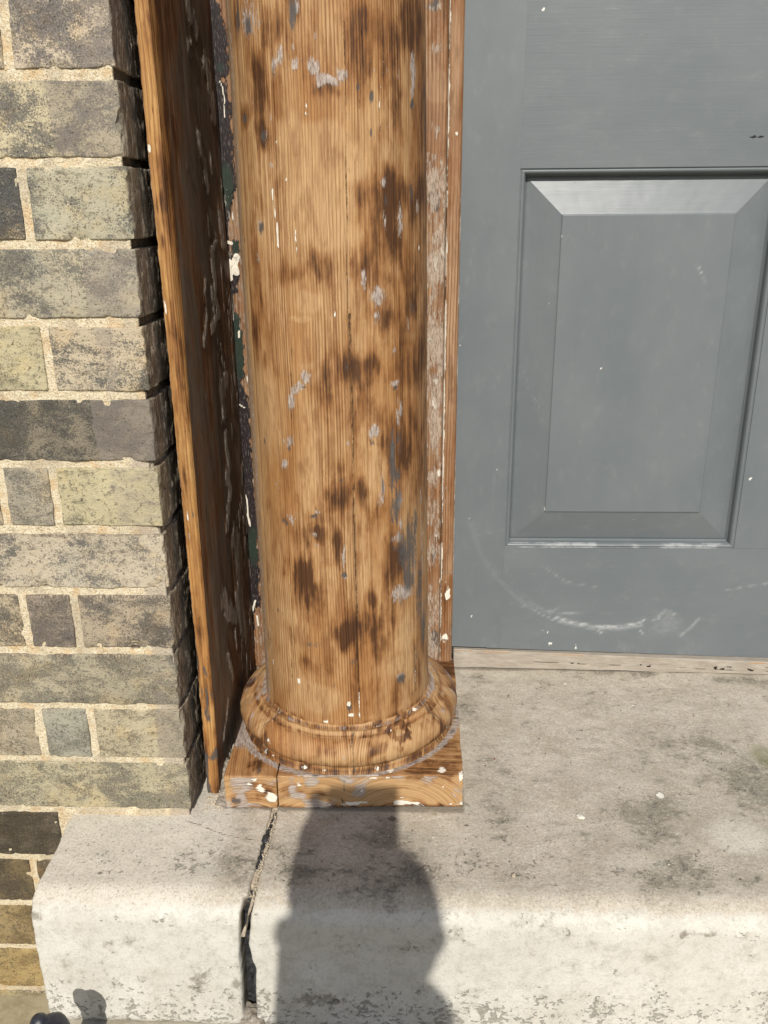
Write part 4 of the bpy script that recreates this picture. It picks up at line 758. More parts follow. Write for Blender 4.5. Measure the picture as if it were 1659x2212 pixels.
def build_torus():
    c = (-.0935, CY)
    # fillet + scotia under the shaft, then the big half-round
    pr = [(.1125, .1065), (.1142, .1020), (.1175, .0988), (.1225, .0980), (.1240, .0986), (.1252, .0998), (.1272, .0998), (.1284, .0986), (.1290, .0960), (.1345, .0944)]
    tor = []
    for i in range(0, 19):
        a = R_(88-i*10.2); tor.append((.1315+.0225*math.cos(a), .0748+.0196*math.sin(a)))
    pr2 = tor+[(.1405, .0562), (.1460, .0535), (.1490, .0508), (.1490, .0496)]
    n = 420
    def build(name, p, m, seed):
        # densify
        q = []
        for a, b in zip(p[:-1], p[1:]):
            k = max(1, int(math.hypot(a[0]-b[0], a[1]-b[1])/.0022))
            q += [(a[0]+(b[0]-a[0])*i/k, a[1]+(b[1]-a[1])*i/k) for i in range(k)]
        q.append(p[-1]); q = q[::-1]
        V, F, T, Z, RR = lathe(q, c, n)
        P = V.copy(); w = fbm(P, 40., 3, seed)*.0007+fbm(P, 160., 2, seed+4)*.0002
        Tw = (T+math.pi) % (2*math.pi)-math.pi
        joint = np.zeros(len(V))
        for a in (.11, 1.02, -.80, 2.2, -2.1):
            joint = np.maximum(joint, np.exp(-((Tw-a+.02*np.sin(Z*300))/.009)**2))
        w = w+.0009*fbm(P, 22., 2, seed+40)+.0005*fbm(P, 90., 2, seed+44)-joint*.0018-.0034*np.clip(fbm(P, 45., 3, seed+14)-.5, 0, 1)
        V[:, 0] += w*np.sin(T); V[:, 1] -= w*np.cos(T)
        # grain: the ring is built of segments cut from boards (plan grain)
        seg = np.digitize(Tw, [-2.1, -.80, .11, 1.02, 2.2]); ang = np.array([.4, -.25, .15, -.12, .5, .4])[seg]
        gx = V[:, 0]*np.cos(ang)+V[:, 1]*np.sin(ang)+seg*.3; gy = -V[:, 0]*np.sin(ang)+V[:, 1]*np.cos(ang)
        burn = .85*np.clip(fbm(P, 34., 4, seed+2)+.05, 0, 1)+.35*np.clip(fbm(P, 90., 3, seed+72), 0, 1); 
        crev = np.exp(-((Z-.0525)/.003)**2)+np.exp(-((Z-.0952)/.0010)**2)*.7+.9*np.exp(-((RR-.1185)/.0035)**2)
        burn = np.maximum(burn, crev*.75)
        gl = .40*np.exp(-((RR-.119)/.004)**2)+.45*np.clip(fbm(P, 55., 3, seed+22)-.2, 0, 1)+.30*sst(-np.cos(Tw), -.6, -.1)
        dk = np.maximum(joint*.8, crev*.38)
        kn = ell3(V, (-.020, .06, .088), .013)
        burn = np.maximum(burn, np.where(kn > .25, 1, 0)*(kn < .75)*.8+ .7*ell3(V, (.02, .085, .080), .016)+.8*ell3(V, (-.04, .045, .060), .016)+.7*ell3(V, (-.088, .03, .066), .012)+.7*ell3(V, (.045, .13, .085), .02))
        wh = 1.0*ell3(V, (-.198, .065, .060), .006)+1.*ell3(V, (-.045, .03, .056), .006)+.9*ell3(V, (-.190, .052, .078), .004)+.7*crev*np.clip(fbm(P, 70., 3, 99)-.4, 0, 1)*2+.8*ell3(V, (.01, .045, .098), .006)
        pale = .5+.5*fbm(P, 18., 2, seed+6)
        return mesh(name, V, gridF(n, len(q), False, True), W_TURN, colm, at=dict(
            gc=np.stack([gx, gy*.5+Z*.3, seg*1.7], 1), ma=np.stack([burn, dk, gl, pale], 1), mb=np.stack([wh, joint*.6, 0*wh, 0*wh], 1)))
    build('torus', pr2, None, 5); build('collar', pr, None, 25)
def ell3(V, c, r): return np.exp(-((V+np.stack([fbm(V, 130., 3, 201), fbm(V, 130., 3, 202), fbm(V, 130., 3, 203)], 1)*r*.55-np.array(c))**2).sum(1)/(r*1.15)**2)
build_torus()
def build_plinth():
    for (x0, x1, sd_, split) in ((-.2440, -.1768, 1, 'l'), (-.1752, .0632, 2, 'r')):
        V, F, N = rbox(ax(x0, x1, .0026, .002), ax(.0180+(.0 if sd_ == 1 else .0005), .3265, .0035, .002), ax(.0, .0495, .0025, .002), .0016)
        P = V.copy()
        V[:, 1] += (fbm(P, 35., 3, sd_)*.0008+fbm(P, 140., 2, sd_+3)*.0003)*(P[:, 1] < .1)+.009*sst(P[:, 0], -.24, .06)*(P[:, 1] < .15)*.9
        V[:, 2] += (fbm(P, 30., 3, sd_+7)*.0006)*(P[:, 2] > .03)
        V[:, 0] += fbm(P, 40., 3, sd_+9)*.0007*(P[:, 0] > x1-.005)
        top = P[:, 2] > .0475; front = (P[:, 1] < .024) & ~top
        X, Y, Z = P.T
        # end grain arcs on the front, plain grain on top
        cxx = -.205 if sd_ == 1 else .0; 
        cs = [(-.212, -.030)] if sd_ == 1 else [(-.132, -.035), (-.02, -.028)]
        rad = np.full(len(V), 9.)
        for (a, b) in cs: rad = np.minimum(rad, np.hypot(X-a, (Z-b)*1.15))
        gx = np.where(top, X+Y*.12 if sd_ == 1 else Y*1.0+X*.06, rad+.8); gy = np.where(top, Y if sd_ == 1 else X, .2+X*.25)
        ch = fbm(P, 60., 3, 31)
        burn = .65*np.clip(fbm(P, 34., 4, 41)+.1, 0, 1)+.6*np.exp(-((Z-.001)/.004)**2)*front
        wh = .95*np.exp(-((Z-.0065)/.0035)**2)*front*sst(ch, -.05, .25)*(X > -.165)
        wh = np.maximum(wh, .8*front*sst(fbm(P*np.array([1, 1, 1.8]), 75., 3, 61), .7, 1.0))
        wh = np.maximum(wh, np.exp(-((X-.0605)/.003)**2)*(Z > .02)*1.1*(P[:, 1] < .03)*sst(ch, -.2, .1))
        wh = np.maximum(wh, 1.0*ell3(P, (-.1975, .02, .031), .006)+1.1*ell3(P, (-.186, .02, .017), .006)+1.0*ell3(P, (-.181, .02, .015), .004)+.9*ell3(P, (-.147, .02, .037), .004)+1.*ell3(P, (-.03, .03, .0495), .006)+1.*ell3(P, (.035, .03, .0495), .005))
        cr = np.hypot(X+.0935, Y-CY)
        ring = np.exp(-((cr-.157)/.006)**2)*top
        gl = .8*front*np.clip(fbm(P, 45., 4, 47)+.2, 0, 1)+np.clip(ring*.9, 0, 1)+.5*sst(Y, .30, .33)*top
        bk = sst(Y, .06, .10)*(X < -.15)*top*.95
        gl = np.maximum(gl, bk)
        dk = .9*ell3(P, (-.229, .02, .0105), .007)+.6*ell3(P, (-.200, .03, .0495), .009)+.5*ring*sst(ch, 0, .3)
        dk = np.maximum(dk, .8*np.exp(-((X-(-.09)-.1*(Z-.03))/.0012)**2)*front)
        burn = np.maximum(burn, .75*ell3(P, (.01, .032, .0495), .02)+.7*ell3(P, (.045, .033, .0495), .015)+.8*ell3(P, (-.205, .045, .0495), .014)+.9*ell3(P, (-.187, .02, .028), .009)+.5*ell3(P, (-.215, .02, .006), .02))
        burn = np.where(top & (X > 0) & (Y > .2), np.maximum(burn, .75*np.clip(fbm(P, 22., 3, 3)+.3, 0, 1)), burn)
        pale = np.where(top, .35, .8)
        mesh('plinth_board', V, F, W_TURN, colm, at=dict(gc=np.stack([gx, gy, 0*X+sd_], 1), ma=np.stack([burn, dk, gl, pale], 1), mb=np.stack([wh, 0*wh, 0*wh, 0*wh], 1)))
build_plinth()

# ================================================================== SIDE BOARD (edge-on lining board beside the column)
brd = thing('lining_board', 'tall upright pine board standing edge-on between brick wall and column, brown peeling side', 'timber board', (-.266, .18, 0))
def build_board():
    zs = np.concatenate([ax(.001, 1.0, .0025), np.linspace(1.02, WTOP, 20)])
    # cross-section param: left side -> front edge -> softened right arris -> right face back
    def sect(z):
        w = np.interp(z, [0, .05, .459, .70, .93, 1.2], [.0095, .011, .0125, .019, .0280, .030])
        xl, xf = -.2745, -.2576
        pts = []
        for y in (.30, .2, .1, .06): pts.append((xl, y, 0, 0))
        for t in (0, .5, 1): pts.append((xl+.0008+.0012*t*0, .048-.003*t, 0, t))
        n = 14
        fx = min(xf-.002, xl+w*.62)
        for i in range(n+1): pts.append((xl+.0015+(fx-xl-.0015)*i/n, .0446, 1, 0))
        # soft arris: runs from the front face round to the right face
        dep = max(.004, (w-.0095)*2.2)
        for i in range(1, 11):
            a = i/10*math.pi/2
            pts.append((fx+(xf-fx)*math.sin(a), .0446+dep*(1-math.cos(a)), 1.0, 0))
        for y in np.linspace(.0446+dep+.002, .321, 118): pts.append((xf, y, 2, 0))
        return pts
    rows = [sect(z) for z in zs]; n = len(rows[0])
    V = np.array([[(p[0], p[1], z) for p in r] for r, z in zip(rows, zs)]).reshape(-1, 3)
    kind = np.array([[p[2] for p in r] for r in rows]).ravel()
    P = V.copy()
    bow = .0015*np.sin(P[:, 2]*4.1)
    V[:, 0] += bow+fbm(P*np.array([1, 1, .2]), 40., 3, 5)*.0006
    face = kind == 2; fr = kind == 1
    fi = sst(P[:, 1], .05, .075)
    Uf = P[:, 1]; Zf = P[:, 2]
    flk = mline(Uf+.004*fbm(P*np.array([1, 1, .4]), 60., 3, 16), Zf+.006*fbm(P, 50., 3, 17), BRD['fl'], 3.0)
    flk = np.maximum(flk, .50*sst(Uf, .17, .25)*sst(fbm(P*np.array([1, 1, .22]), 75., 3, 27), .12, .5)*(Zf < .8)+0)
    rag = fbm(P*np.array([1, 1, .3]), 180., 3, 6)
    V[:, 0] += np.where(face, sst(flk+rag*.35, .35, .5)*.0012, 0)
    V[fr, 1] += (fbm(P[fr]*np.array([1, 1, .25]), 120., 3, 15)*.0007)
    V[:, 0] += np.where(kind == 0, fbm(P, 120., 3, 9)*.0008, 0)
    low = np.clip((.012-P[:, 2])/.012, 0, 1); V[:, 2] += low*.004*np.abs(fbm(P, 120., 2, 3))
    # front edge mesh and side face mesh as two parts
    F = gridF(len(zs), n); ids = F.reshape(-1, 4) % n
    cut = 7+15+10
    fe = ids.min(1) < cut-1+0; wrap = np.ones(len(F), bool)
    def sub(mask):
        Fm = F[mask]; u, inv = np.unique(Fm, return_inverse=True); return u, inv.reshape(Fm.shape)
    u, Fe = sub(ids.max(1) <= cut)
    X, Z = P[u][:, 0], P[u][:, 2]
    br = mell(X, Z, BED['br']); dk = mell(X, Z, BED['dk']); wh = mell(X, Z, BED['wh'])
    soft = sst(P[u][:, 1], .047, .075)
    br = np.maximum(br, .30+.45*fbm(P[u]*np.array([1, 1, .15]), 80., 4, 3)); br = br*.9; dk = np.maximum(dk, .8*np.clip(fbm(P[u]*np.array([1, 1, .3]), 110., 3, 5)-.35, 0, 1)*(Z < .45)*1.6)
    br = np.maximum(br, soft*.9)  # arris browned towards the side face, its shading put into the colour
    gl = np.maximum(0, .8*(1-sst(X, -.2742, -.2728))); br *= (1-gl*.5)
    dk = np.maximum(dk, soft*.3)
    z0 = np.zeros(len(u))
    mesh('front_edge', V[u], Fe[:, ::-1], W_EDGE, brd, at=dict(gc=np.stack([X+P[u][:, 1], Z, z0+.7], 1), ma=np.stack([br, dk, gl, z0+.4], 1), mb=np.stack([wh, z0, z0, z0], 1)))
    u, Fs = sub((ids.min(1) >= cut-1) & (ids.max(1) < n))
    Y, Z = P[u][:, 1], P[u][:, 2]; z0 = np.zeros(len(u))
    dark = .6*np.clip(fbm(P[u]*np.array([1, 1, .25]), 20., 4, 66)+.1, 0, 1)
    dkm = .5*np.clip(fbm(P[u]*np.array([1, 1, .25]), 30., 3, 68)-.1, 0, 1)
    mesh('side_face', V[u], Fs[:, ::-1], W_BRD, brd, at=dict(gc=np.stack([Y, Z, z0+.2], 1), ma=np.stack([dark, dkm, z0, z0], 1), mb=np.stack([z0, z0, z0, flk[u]], 1)))
build_board()

# ================================================================== BACK BOARD + BEAD
bak = thing('door_casing', 'half-stripped pine casing behind the column with remains of cream and black paint', 'door casing', (-.1, .33, 0))
def build_back():
    xs = np.concatenate([[-.30], ax(-.262, -.17, .0015), np.linspace(-.16, -.03, 10), ax(-.02, .0385, .0015), [.0392, .0396]])
    zs = np.concatenate([ax(.035, 1.0, .0022), np.linspace(1.02, WTOP, 20)])
    X, Z = np.meshgrid(xs, zs, indexing='ij'); X, Z = X.ravel(), Z.ravel()
    Y = np.full(len(X), .322); P = np.stack([X, Y, Z], 1)
    pt = mline(X+.0012*fbm(P, 150., 3, 17), Z+.003*fbm(P, 110., 3, 18), BAK['paint'], 1.7); pt = np.maximum(pt, 1.05*sst(-X, .2535, .2565)*(Z > .1))
    pt *= (X < -.1)
    cream = mline(X, Z, BAK['cream']); green = mell(X, Z, BAK['green'])
    Xw = X+.003*fbm(P*np.array([1, 1, .5]), 90., 3, 7); Zw = Z+.010*fbm(P*np.array([1, 1, .5]), 60., 3, 8)
    resid = mell(Xw, Zw, [[e[0], e[1], e[2]*1.3, e[3]*1.2, e[4]] for e in BAK['resid']])*(X > -.1); dark = mell(Xw, Zw, BAK['dark'])*(X > -.1); wh = mell(Xw, Zw, BAK['white'])*(X > -.1)
    palew = mell(X, Z, BAK['palew'])*(X > -.1)
    left = (X < -.1)
    loww = left*(Z < .76)*(1-sst(-X, .250, .257)*0)
    resid = np.maximum(resid*(.75+.5*fbm(P*np.array([1, 1, .3]), 60., 3, 9)), (X > -.1)*(Z < .80)*np.clip(.42+.5*fbm(P*np.array([1, 1, .2]), 70., 3, 12), 0, .8))
    resid = np.maximum(resid, .42*loww); cream = np.maximum(cream, loww*.42*(Z > .45)*sst(fbm(P*np.array([1, 1, .4]), 90., 3, 5), .3, .6))
    V = P.copy(); V[:, 1] -= (sst(pt, .35, .6)*.0007+sst(cream, .4, .6)*.0005)
    V[:, 1] += fbm(P, 60., 3, 4)*.0003
    V[:, 1] += sst(X, .0375, .0396)*.004
    burn = .45*np.clip(fbm(P*np.array([1, 1, .35]), 26., 3, 44)+.1, 0, 1)+mell(X, Z, BAK['orange'])*.4
    ln = np.exp(-((X-.0362)/.0009)**2)*.6
    mesh('back_board', V, gridF(len(xs), len(zs)), W_BACK, bak, at=dict(gc=np.stack([X, Z, 0*X+.9], 1), ma=np.stack([burn, dark, 0*X, palew], 1),
        mb=np.stack([wh, ln, pt, 0*X], 1), mc=np.stack([resid, green, cream, 0*X], 1)))
    # bead strip next to the door: half-worn, with a cream-filled quirk
    prof_ = [(.0396, .327), (.0398, .3215), (.0405, .3190), (.042, .3180), (.047, .3176), (.054, .3178), (.0575, .3190), (.0593, .3215), (.0597, .326), (.0597, .345), (.0597, .365), (.0597, .3842)]
    q = []
    for a, b in zip(prof_[:-1], prof_[1:]):
        k = max(1, int(math.hypot(a[0]-b[0], a[1]-b[1])/.0012)); q += [(a[0]+(b[0]-a[0])*i/k, a[1]+(b[1]-a[1])*i/k) for i in range(k)]
    q.append(prof_[-1]); A = np.array(q); zs2 = np.concatenate([ax(.040, 1.0, .0022), np.linspace(1.02, WTOP, 20)])
    V = np.stack([np.repeat(A[:, 0], len(zs2)), np.repeat(A[:, 1], len(zs2)), np.tile(zs2, len(A))], 1); P = V.copy()
    X, Y, Z = P.T; s = np.repeat(np.cumsum(np.r_[0, np.hypot(*np.diff(A, axis=0).T)]), len(zs2))
    V[:, 1] += (fbm(P*np.array([1, 1, .3]), 140., 3, 5)*.0006)*(Y < .33)
    n1 = fbm(P*np.array([1, 1, .3]), 70., 3, 71)
    edge = np.exp(-((X-.0408)/.0016)**2)
    wh = edge*(.72+.5*n1)+np.exp(-((X-.0595)/.0010)**2)*(.35+.5*n1)*(Z < .78)*(Y < .33)
    wh = np.maximum(wh, .9*(mell(X+.002*fbm(P, 90., 3, 7), Z+.006*fbm(P, 80., 3, 8), BAK['white']))*(Y < .335))
    dk = np.exp(-((X-.0398)/.0009)**2)*(.6-.5*n1)
    burn = .55*np.clip(fbm(P*np.array([1, 1, .2]), 60., 3, 81)+.1, 0, 1)
    pale = mell(X, Z, BAK['palew'])
    mc = np.stack([.42*sst(fbm(P, 40., 3, 6), .3, .6)*(Z < .4), 0*X, 0*X, 0*X], 1)
    mesh('bead', V, gridF(len(A), len(zs2)), W_BACK, bak, at=dict(gc=np.stack([s+.33, Z, 0*X+.1], 1), ma=np.stack([burn, dk, 0*X, pale], 1), mb=np.stack([wh, 0*X, 0*X, 0*X], 1), mc=mc))
    # solid post behind, down to the tread
    V, F, N = rbox(np.array([-.31, -.1, .0585]), np.array([.3285, .36, .43]), np.array([.0, .5, 1.3, WTOP]), 0)
    z0 = np.zeros(len(V)); mesh('post', V, F, W_BACK, bak, smooth=False, at=dict(gc=V, ma=np.tile((.3, .1, .3, .2), (len(V), 1)), mb=np.zeros((len(V), 4)), mc=np.tile((.8, 0, 0, 0), (len(V), 1))))
build_back()

# ================================================================== DOOR
door = thing('panelled_door', 'grey painted panelled wooden door with scuffed bottom rail', 'door', (.5, .40, .03))
def door_attrs(P, vertical=True, marks=True):
    X, Y, Z = P.T
    if marks:
        sc = mline(X, Z, DOR['arc'])*(.35+.65*sst(X, .15, .24)); sp = mell(X, Z, DOR['sp']); ho = mell(X, Z, DOR['hole']); sm = mell(X, Z, DOR['smud'])
    else: sc = sp = ho = sm = 0*X
    sm = np.maximum(sm, .35*np.exp(-(Z-.035)/.03))
    g = np.stack([X, Z, 0*X], 1) if vertical else np.stack([Z, X, 0*X+.5], 1)
    return dict(gc=g, d1=np.stack([sc, sp, ho, sm], 1))
def dbox(name, x0, x1, z0, z1, y0, vert, step=.004, slope=0.):
    V, F, N = rbox(ax(x0, x1, step, .0006), np.array([y0, y0+.0003, y0+.0006, y0+.02, y0+(.044 if vert else .043)]), ax(z0, z1, step, .0006), .0003)
    P = V.copy(); V[:, 1] += fbm(P, 9., 2, 12)*.0004*(P[:, 1] < y0+.003)
    if slope: V[:, 2] -= slope*(P[:, 0]-.06)*(P[:, 2] < z0+.006)
    return mesh(name, V, F, PAINT, door, at=door_attrs(P, vert))
DY = .385; DX0, DX1 = .0606, 1.16
PX = [(.1437, .5055), (.712, 1.074)]; PZ = [(.2190, .7825), (1.16, 1.86)]
SL = .029
dbox('stile', DX0, .1437, .0400, 2.02, DY, True, slope=SL)
dbox('stile', 1.074, DX1, .012, 2.02, DY, True, .02)
dbox('rail', .120, 1.10, .0390, .2190, DY+.0004, False, slope=SL)
dbox('rail', .120, 1.10, .7825, 1.16, DY+.0004, False)
dbox('rail', .120, 1.10, 1.86, 2.018, DY+.0004, False, .02)
for (z0, z1) in PZ: dbox('muntin', .5055, .712, z0+.0002, z1-.0002, DY+.0003, True, .005)
def ring(x0, x1, z0, z1, offs):
    """mitred frame: offs = list of (inset, depth)"""
    V = []; 
    for i, (o, d) in enumerate(offs):
        V += [(x0+o, DY+d, z0+o), (x1-o, DY+d, z0+o), (x1-o, DY+d, z1-o), (x0+o, DY+d, z1-o)]
    return V
def side_strip(offs, a, b, horiz, n=60):
    """one mitred length of moulding between corners a,b"""
    V = []
    for (o, d) in offs:
        for t in np.linspace(0, 1, n): V.append((o, d, t))
    return V
mould = [(0.0, -.0002), (.0004, .0016), (.0014, .0019), (.0020, .0006), (.0032, .0001), (.0048, .0006), (.0062, .0020), (.0072, .0042), (.0077, .0068), (.0079, .0092), (.0082, .0145), (.0098, .0150), (.0099, .0185)]
bevel = [(.0092, .0180)]+[(.0096+(.0602-.0096)*t, .0168-(.0168-.0016)*t) for t in np.linspace(0, 1, 16)]
field = [(.0604, .0015), (.0609, .0002), (.0618, -.0001)]
def panel(x0, x1, z0, z1, dense):
    n = 110 if dense else 12
    pn = None
    def strip(offs, side, name, parent, seed):
        V = []
        for (o, d) in offs:
            if side in 'bt':
                zz = z0+o if side == 'b' else z1-o
                for t in np.linspace(0, 1, n): V.append((x0+o+(x1-x0-2*o)*t, DY+d, zz))
            else:
                xx = x0+o if side == 'l' else x1-o
                for t in np.linspace(0, 1, n): V.append((xx, DY+d, z0+o+(z1-z0-2*o)*t))
        V = np.array(V); P = V.copy(); V[:, 1] += fbm(P, 60., 2, seed)*.00012
        return V, gridF(len(offs), n, side in 'rb'), P
    for sd_ in 'lrbt':
        V, F, P = strip(mould, sd_, 'm', None, 4)
        at = door_attrs(P, sd_ in 'lr', False)
        if sd_ == 'b': at['d1'][:, 0] = np.maximum(at['d1'][:, 0], .55*sst(fbm(P*np.array([.4, 1, 1]), 90., 3, 6), .2, .6)*(P[:, 1] < DY+.006))
        mesh('panel_moulding', V, F, PAINT, door, at=at)
    # raised panel: four bevels and field as one mesh
    Vs, Fs, At, k = [], [], [], 0
    for sd_ in 'lrbt':
        V, F, P = strip(bevel+field, sd_, 'b', None, 5); Vs.append(V); Fs.append(F+k); k += len(V)
        a = door_attrs(P, sd_ in 'lr'); At.append(a)
    o = .0618; xs = np.linspace(x0+o, x1-o, 70 if dense else 4); zs = np.linspace(z0+o, z1-o, 130 if dense else 4)
    X, Z = np.meshgrid(xs, zs, indexing='ij'); P = np.stack([X.ravel(), np.full(X.size, DY-.0001), Z.ravel()], 1); V = P.copy()
    Vs.append(V); Fs.append(gridF(len(xs), len(zs))+k); At.append(door_attrs(P, True))
    mesh('raised_panel', np.concatenate(Vs), np.concatenate(Fs), PAINT, door, smooth=True, at={q: np.concatenate([a[q] for a in At]) for q in ('gc', 'd1')})
for i, (a, b) in enumerate(PX):
    for j, (c, d) in enumerate(PZ): panel(a, b, c, d, i == 0 and j == 0)

# threshold board under the door
thr = thing('door_threshold', 'weathered grey oak strip under the grey door', 'threshold', (.5, .39, 0))
def build_thr():
    V, F, N = rbox(ax(.0655, 1.2, .004, .002), ax(.3850, .42, .003, .002), ax(.0006, .0345, .002, .002), .0015)
    P = V.copy(); t = (P[:, 0]-.065)
    V[:, 1] -= t*.028*(P[:, 1] < .40)
    V[:, 2] -= np.clip(t, 0, .7)*.021*(P[:, 2] > .015)
    V[:, 2] += fbm(P, 25., 3, 5)*.0006*(P[:, 2] < .02)*(P[:, 2] > .0); V[:, 1] += fbm(P*np.array([.4, 1, 1]), 90., 3, 6)*.0004
    a = .8*np.exp(-((P[:, 2]-.0325)/.0016)**2)*sst(fbm(P*np.array([1, 1, 1]), 30., 3, 8), -.5, .5)
    b = .9*np.exp(-(P[:, 2]/.0015)**2)
    mesh('threshold_board', V, F, THRESH, thr, at=dict(t1=np.stack([a, b, 0*a, 0*a+1], 1)))
    # black strip under the leaf, standing in for the shade of the gap
    V, F, N = rbox(np.array([.0625, .3, .7, 1.19]), np.array([.392, .40, .43]), np.array([.02, .03, .0395]), 0)
    V[:, 2] -= np.clip(V[:, 0]-.06, 0, 1)*.022
    mesh('leaf_gap_shade', V, F, MASTIC_GAP, thr, smooth=False)
build_thr()
# far jamb and wall to the right of the door, head above it (outside the picture)
rj = thing('door_jamb', 'plain pine jamb on the far side of the grey door', 'door jamb', (1.2, .38, 0))
V, F, N = rbox(np.array([1.165, 1.2, 1.30]), np.array([.322, .36, .43]), np.array([0., .5, 1.2, WTOP]), .002)
mesh('jamb_post', V, F, W_EDGE, rj, smooth=False, at=dict(gc=V, ma=np.tile((.3, .1, .1, .2), (len(V), 1)), mb=np.zeros((len(V), 4))))

# ================================================================== RAILING POST with knob
rail_ = thing('railing_post', 'black iron railing post top with rounded knob, below left corner of stone block', 'railing post', (-.379, -.242, -.184))
def build_rail():
    cx, cy, zt = -.3795, -.2415, -.0625
    pr = [(.0001, zt), (.006, zt-.0008), (.0115, zt-.0035), (.0155, zt-.0080), (.0175, zt-.0135), (.0178, zt-.0190), (.0160, zt-.0245), (.0148, zt-.028), (.0150, zt-.034), (.0152, -.184)]
    V, F, T, Z, RR = lathe(pr[::-1], (cx, cy), 40)
    V += fbm(V, 120., 3, 6)[:, None]*.0007
    mesh('post_shaft', V, F, IRON, rail_)
    V, F, N = rbox(ax(cx-.021, cx-.003, .0015, .005), ax(cy-.009, cy+.009, .0015, .005), ax(zt-.021, zt+.004, .0015, .006), .0085)
    V += fbm(V, 110., 2, 16)[:, None]*.0006
    mesh('knob', V, F, IRON, rail_)
build_rail()

# ================================================================== LOOSE BITS
def pebble(c, r, seed, flat=.6):
    V, F, N = rbox(np.linspace(-1, 1, 9), np.linspace(-1, 1, 9), np.linspace(-1, 1, 9), .98)
    V = V/np.linalg.norm(V, axis=1)[:, None]
    V = V*(1+.25*fbm(V+seed, 1.6, 3, seed))[:, None]*np.array([r, r*.75, r*flat])
    a = seed*1.7; R = np.array([[math.cos(a), -math.sin(a), 0], [math.sin(a), math.cos(a), 0], [0, 0, 1]])
    return V@R.T+np.array(c), F
def loose():
    defs = [('pebble', (.0150, -.0865, .0022), .0042, 'dull brown pebble with a pale side, on the doorstep right of the shadow', 'pebble', RUBBLE),
            ('paint_flake', (.2128, -.018+.03, .0006), .0055, 'largest white paint flake lying on the doorstep, right half', 'paint flake', None),
            ('pebble', (.1165, -.0935, .0018), .0034, 'small cream pebble with a black edge near the rounded doorstep nosing', 'pebble', GRIT)]
    WF = simple('white_flake', (.66, .62, .52), (.80, .77, .68), 200., .8, .0004)
    for nm, c, r, lab, cat, mt in defs:
        V, F = pebble(c, r, int(r*1e4), .22 if nm == 'paint_flake' else .6)
        o = mesh(nm, V, F, mt or WF, None, origin=(c[0], c[1], 0)); tag(o, lab, cat)
    # gritty mortar crumbs between board foot, plinth and step: nobody could count these
    rng = random.Random(3); P = []
    for i in range(900):
        k = rng.random()
        if k < .2: x = rng.uniform(-.262, -.2455); y = rng.uniform(.02, .10); r = rng.uniform(.0006, .0022)
        elif k < .3: x = rng.uniform(-.275, -.24); y = rng.uniform(.01, .045); r = rng.uniform(.0004, .0016)
        elif k < .45:
            y = rng.uniform(-.14, .015); x = np.interp(-y, [a for a, b in JR], [b for a, b in JR])+rng.gauss(-.001, .0015); r = rng.uniform(.0004, .0013)
        else: x = rng.uniform(-.17, .45); y = rng.uniform(-.11, .37); r = rng.uniform(.0003, .0010)*(1.6 if rng.random() < .05 else 1)
        if x > -.246 and x < .066 and y > .014: continue
        P.append(pebble((x, y, r*.4), r, i+3, .7))
    V, F = join(P); o = mesh('mortar_crumbs', V, F, GRIT); tag(o, 'sandy crumbs scattered on the stone around the plinth and joint', 'crumbs', None, 'stuff')
    P = []; rng = random.Random(12)
    for i in range(150):
        x = rng.uniform(-.42, .46); y = rng.uniform(-.12, .37); r = rng.uniform(.0004, .0013)
        if (x > -.248 and x < .068 and y > .014) or (x < -.24 and y > -.01): continue
        P.append(pebble((x, y, r*.3), r, i+5, .35))
    V, F = join(P); o = mesh('leaf_grit', V, F, simple('dark_grit', (.03, .022, .015), (.09, .065, .04), 300., .9, .0004)); tag(o, 'dark specks of leaf and grit scattered over the doorstep tread', 'grit', None, 'stuff')
    # mortar fillet packed beside the plinth
    V, F, N = rbox(ax(-.2575, -.2445, .0016, .002), ax(.020, .13, .0022, .003), ax(.0, .022, .0016, .002), .002)
    Pn = V.copy(); h = np.interp(Pn[:, 1], [.02, .05, .07, .13], [.25, .5, 1., .9])
    V[:, 2] = V[:, 2]*h*(1+.35*fbm(Pn, 130., 3, 6)); V[:, 0] += fbm(Pn, 150., 3, 9)*.0022; V[:, 1] += fbm(Pn, 140., 3, 10)*.003
    o = mesh('mortar_fillet', V, F, RUBBLE, None, origin=(-.25, .05, 0)); V = None
    tag(o, 'rough grey mortar packed along the left side of the column plinth', 'mortar')
loose()

# ================================================================== PHOTOGRAPHER (casts the shadow over the step)
SKIN = simple('skin', (.48, .28, .20), (.55, .34, .25), 60., .55, .0004, .3)
CLOTH = simple('dark_jacket', (.03, .035, .05), (.06, .065, .085), 90., .9, .001, .1)
HAIR = simple('brown_hair', (.05, .03, .018), (.11, .07, .04), 200., .6, .001, .3)
def skin_obj(name, pts, edges, mat, parent, sub=2, root=0):
    me = bpy.data.meshes.new(name); org = wloc(parent)
    me.from_pydata([tuple(np.array(p[:3])-org) for p in pts], edges, []); o = bpy.data.objects.new(name, me); COL_.objects.link(o); o.parent = parent
    o.modifiers.new('skin', 'SKIN'); me.skin_vertices.new() if not me.skin_vertices else None
    for i, p in enumerate(pts):
        sv = me.skin_vertices[0].data[i]; r = p[3]; sv.radius = (r, p[4] if len(p) > 4 else r); sv.use_root = (i == root)
    sb = o.modifiers.new('sub', 'SUBSURF'); sb.levels = sub; sb.render_levels = sub
    me.materials.append(mat); return o
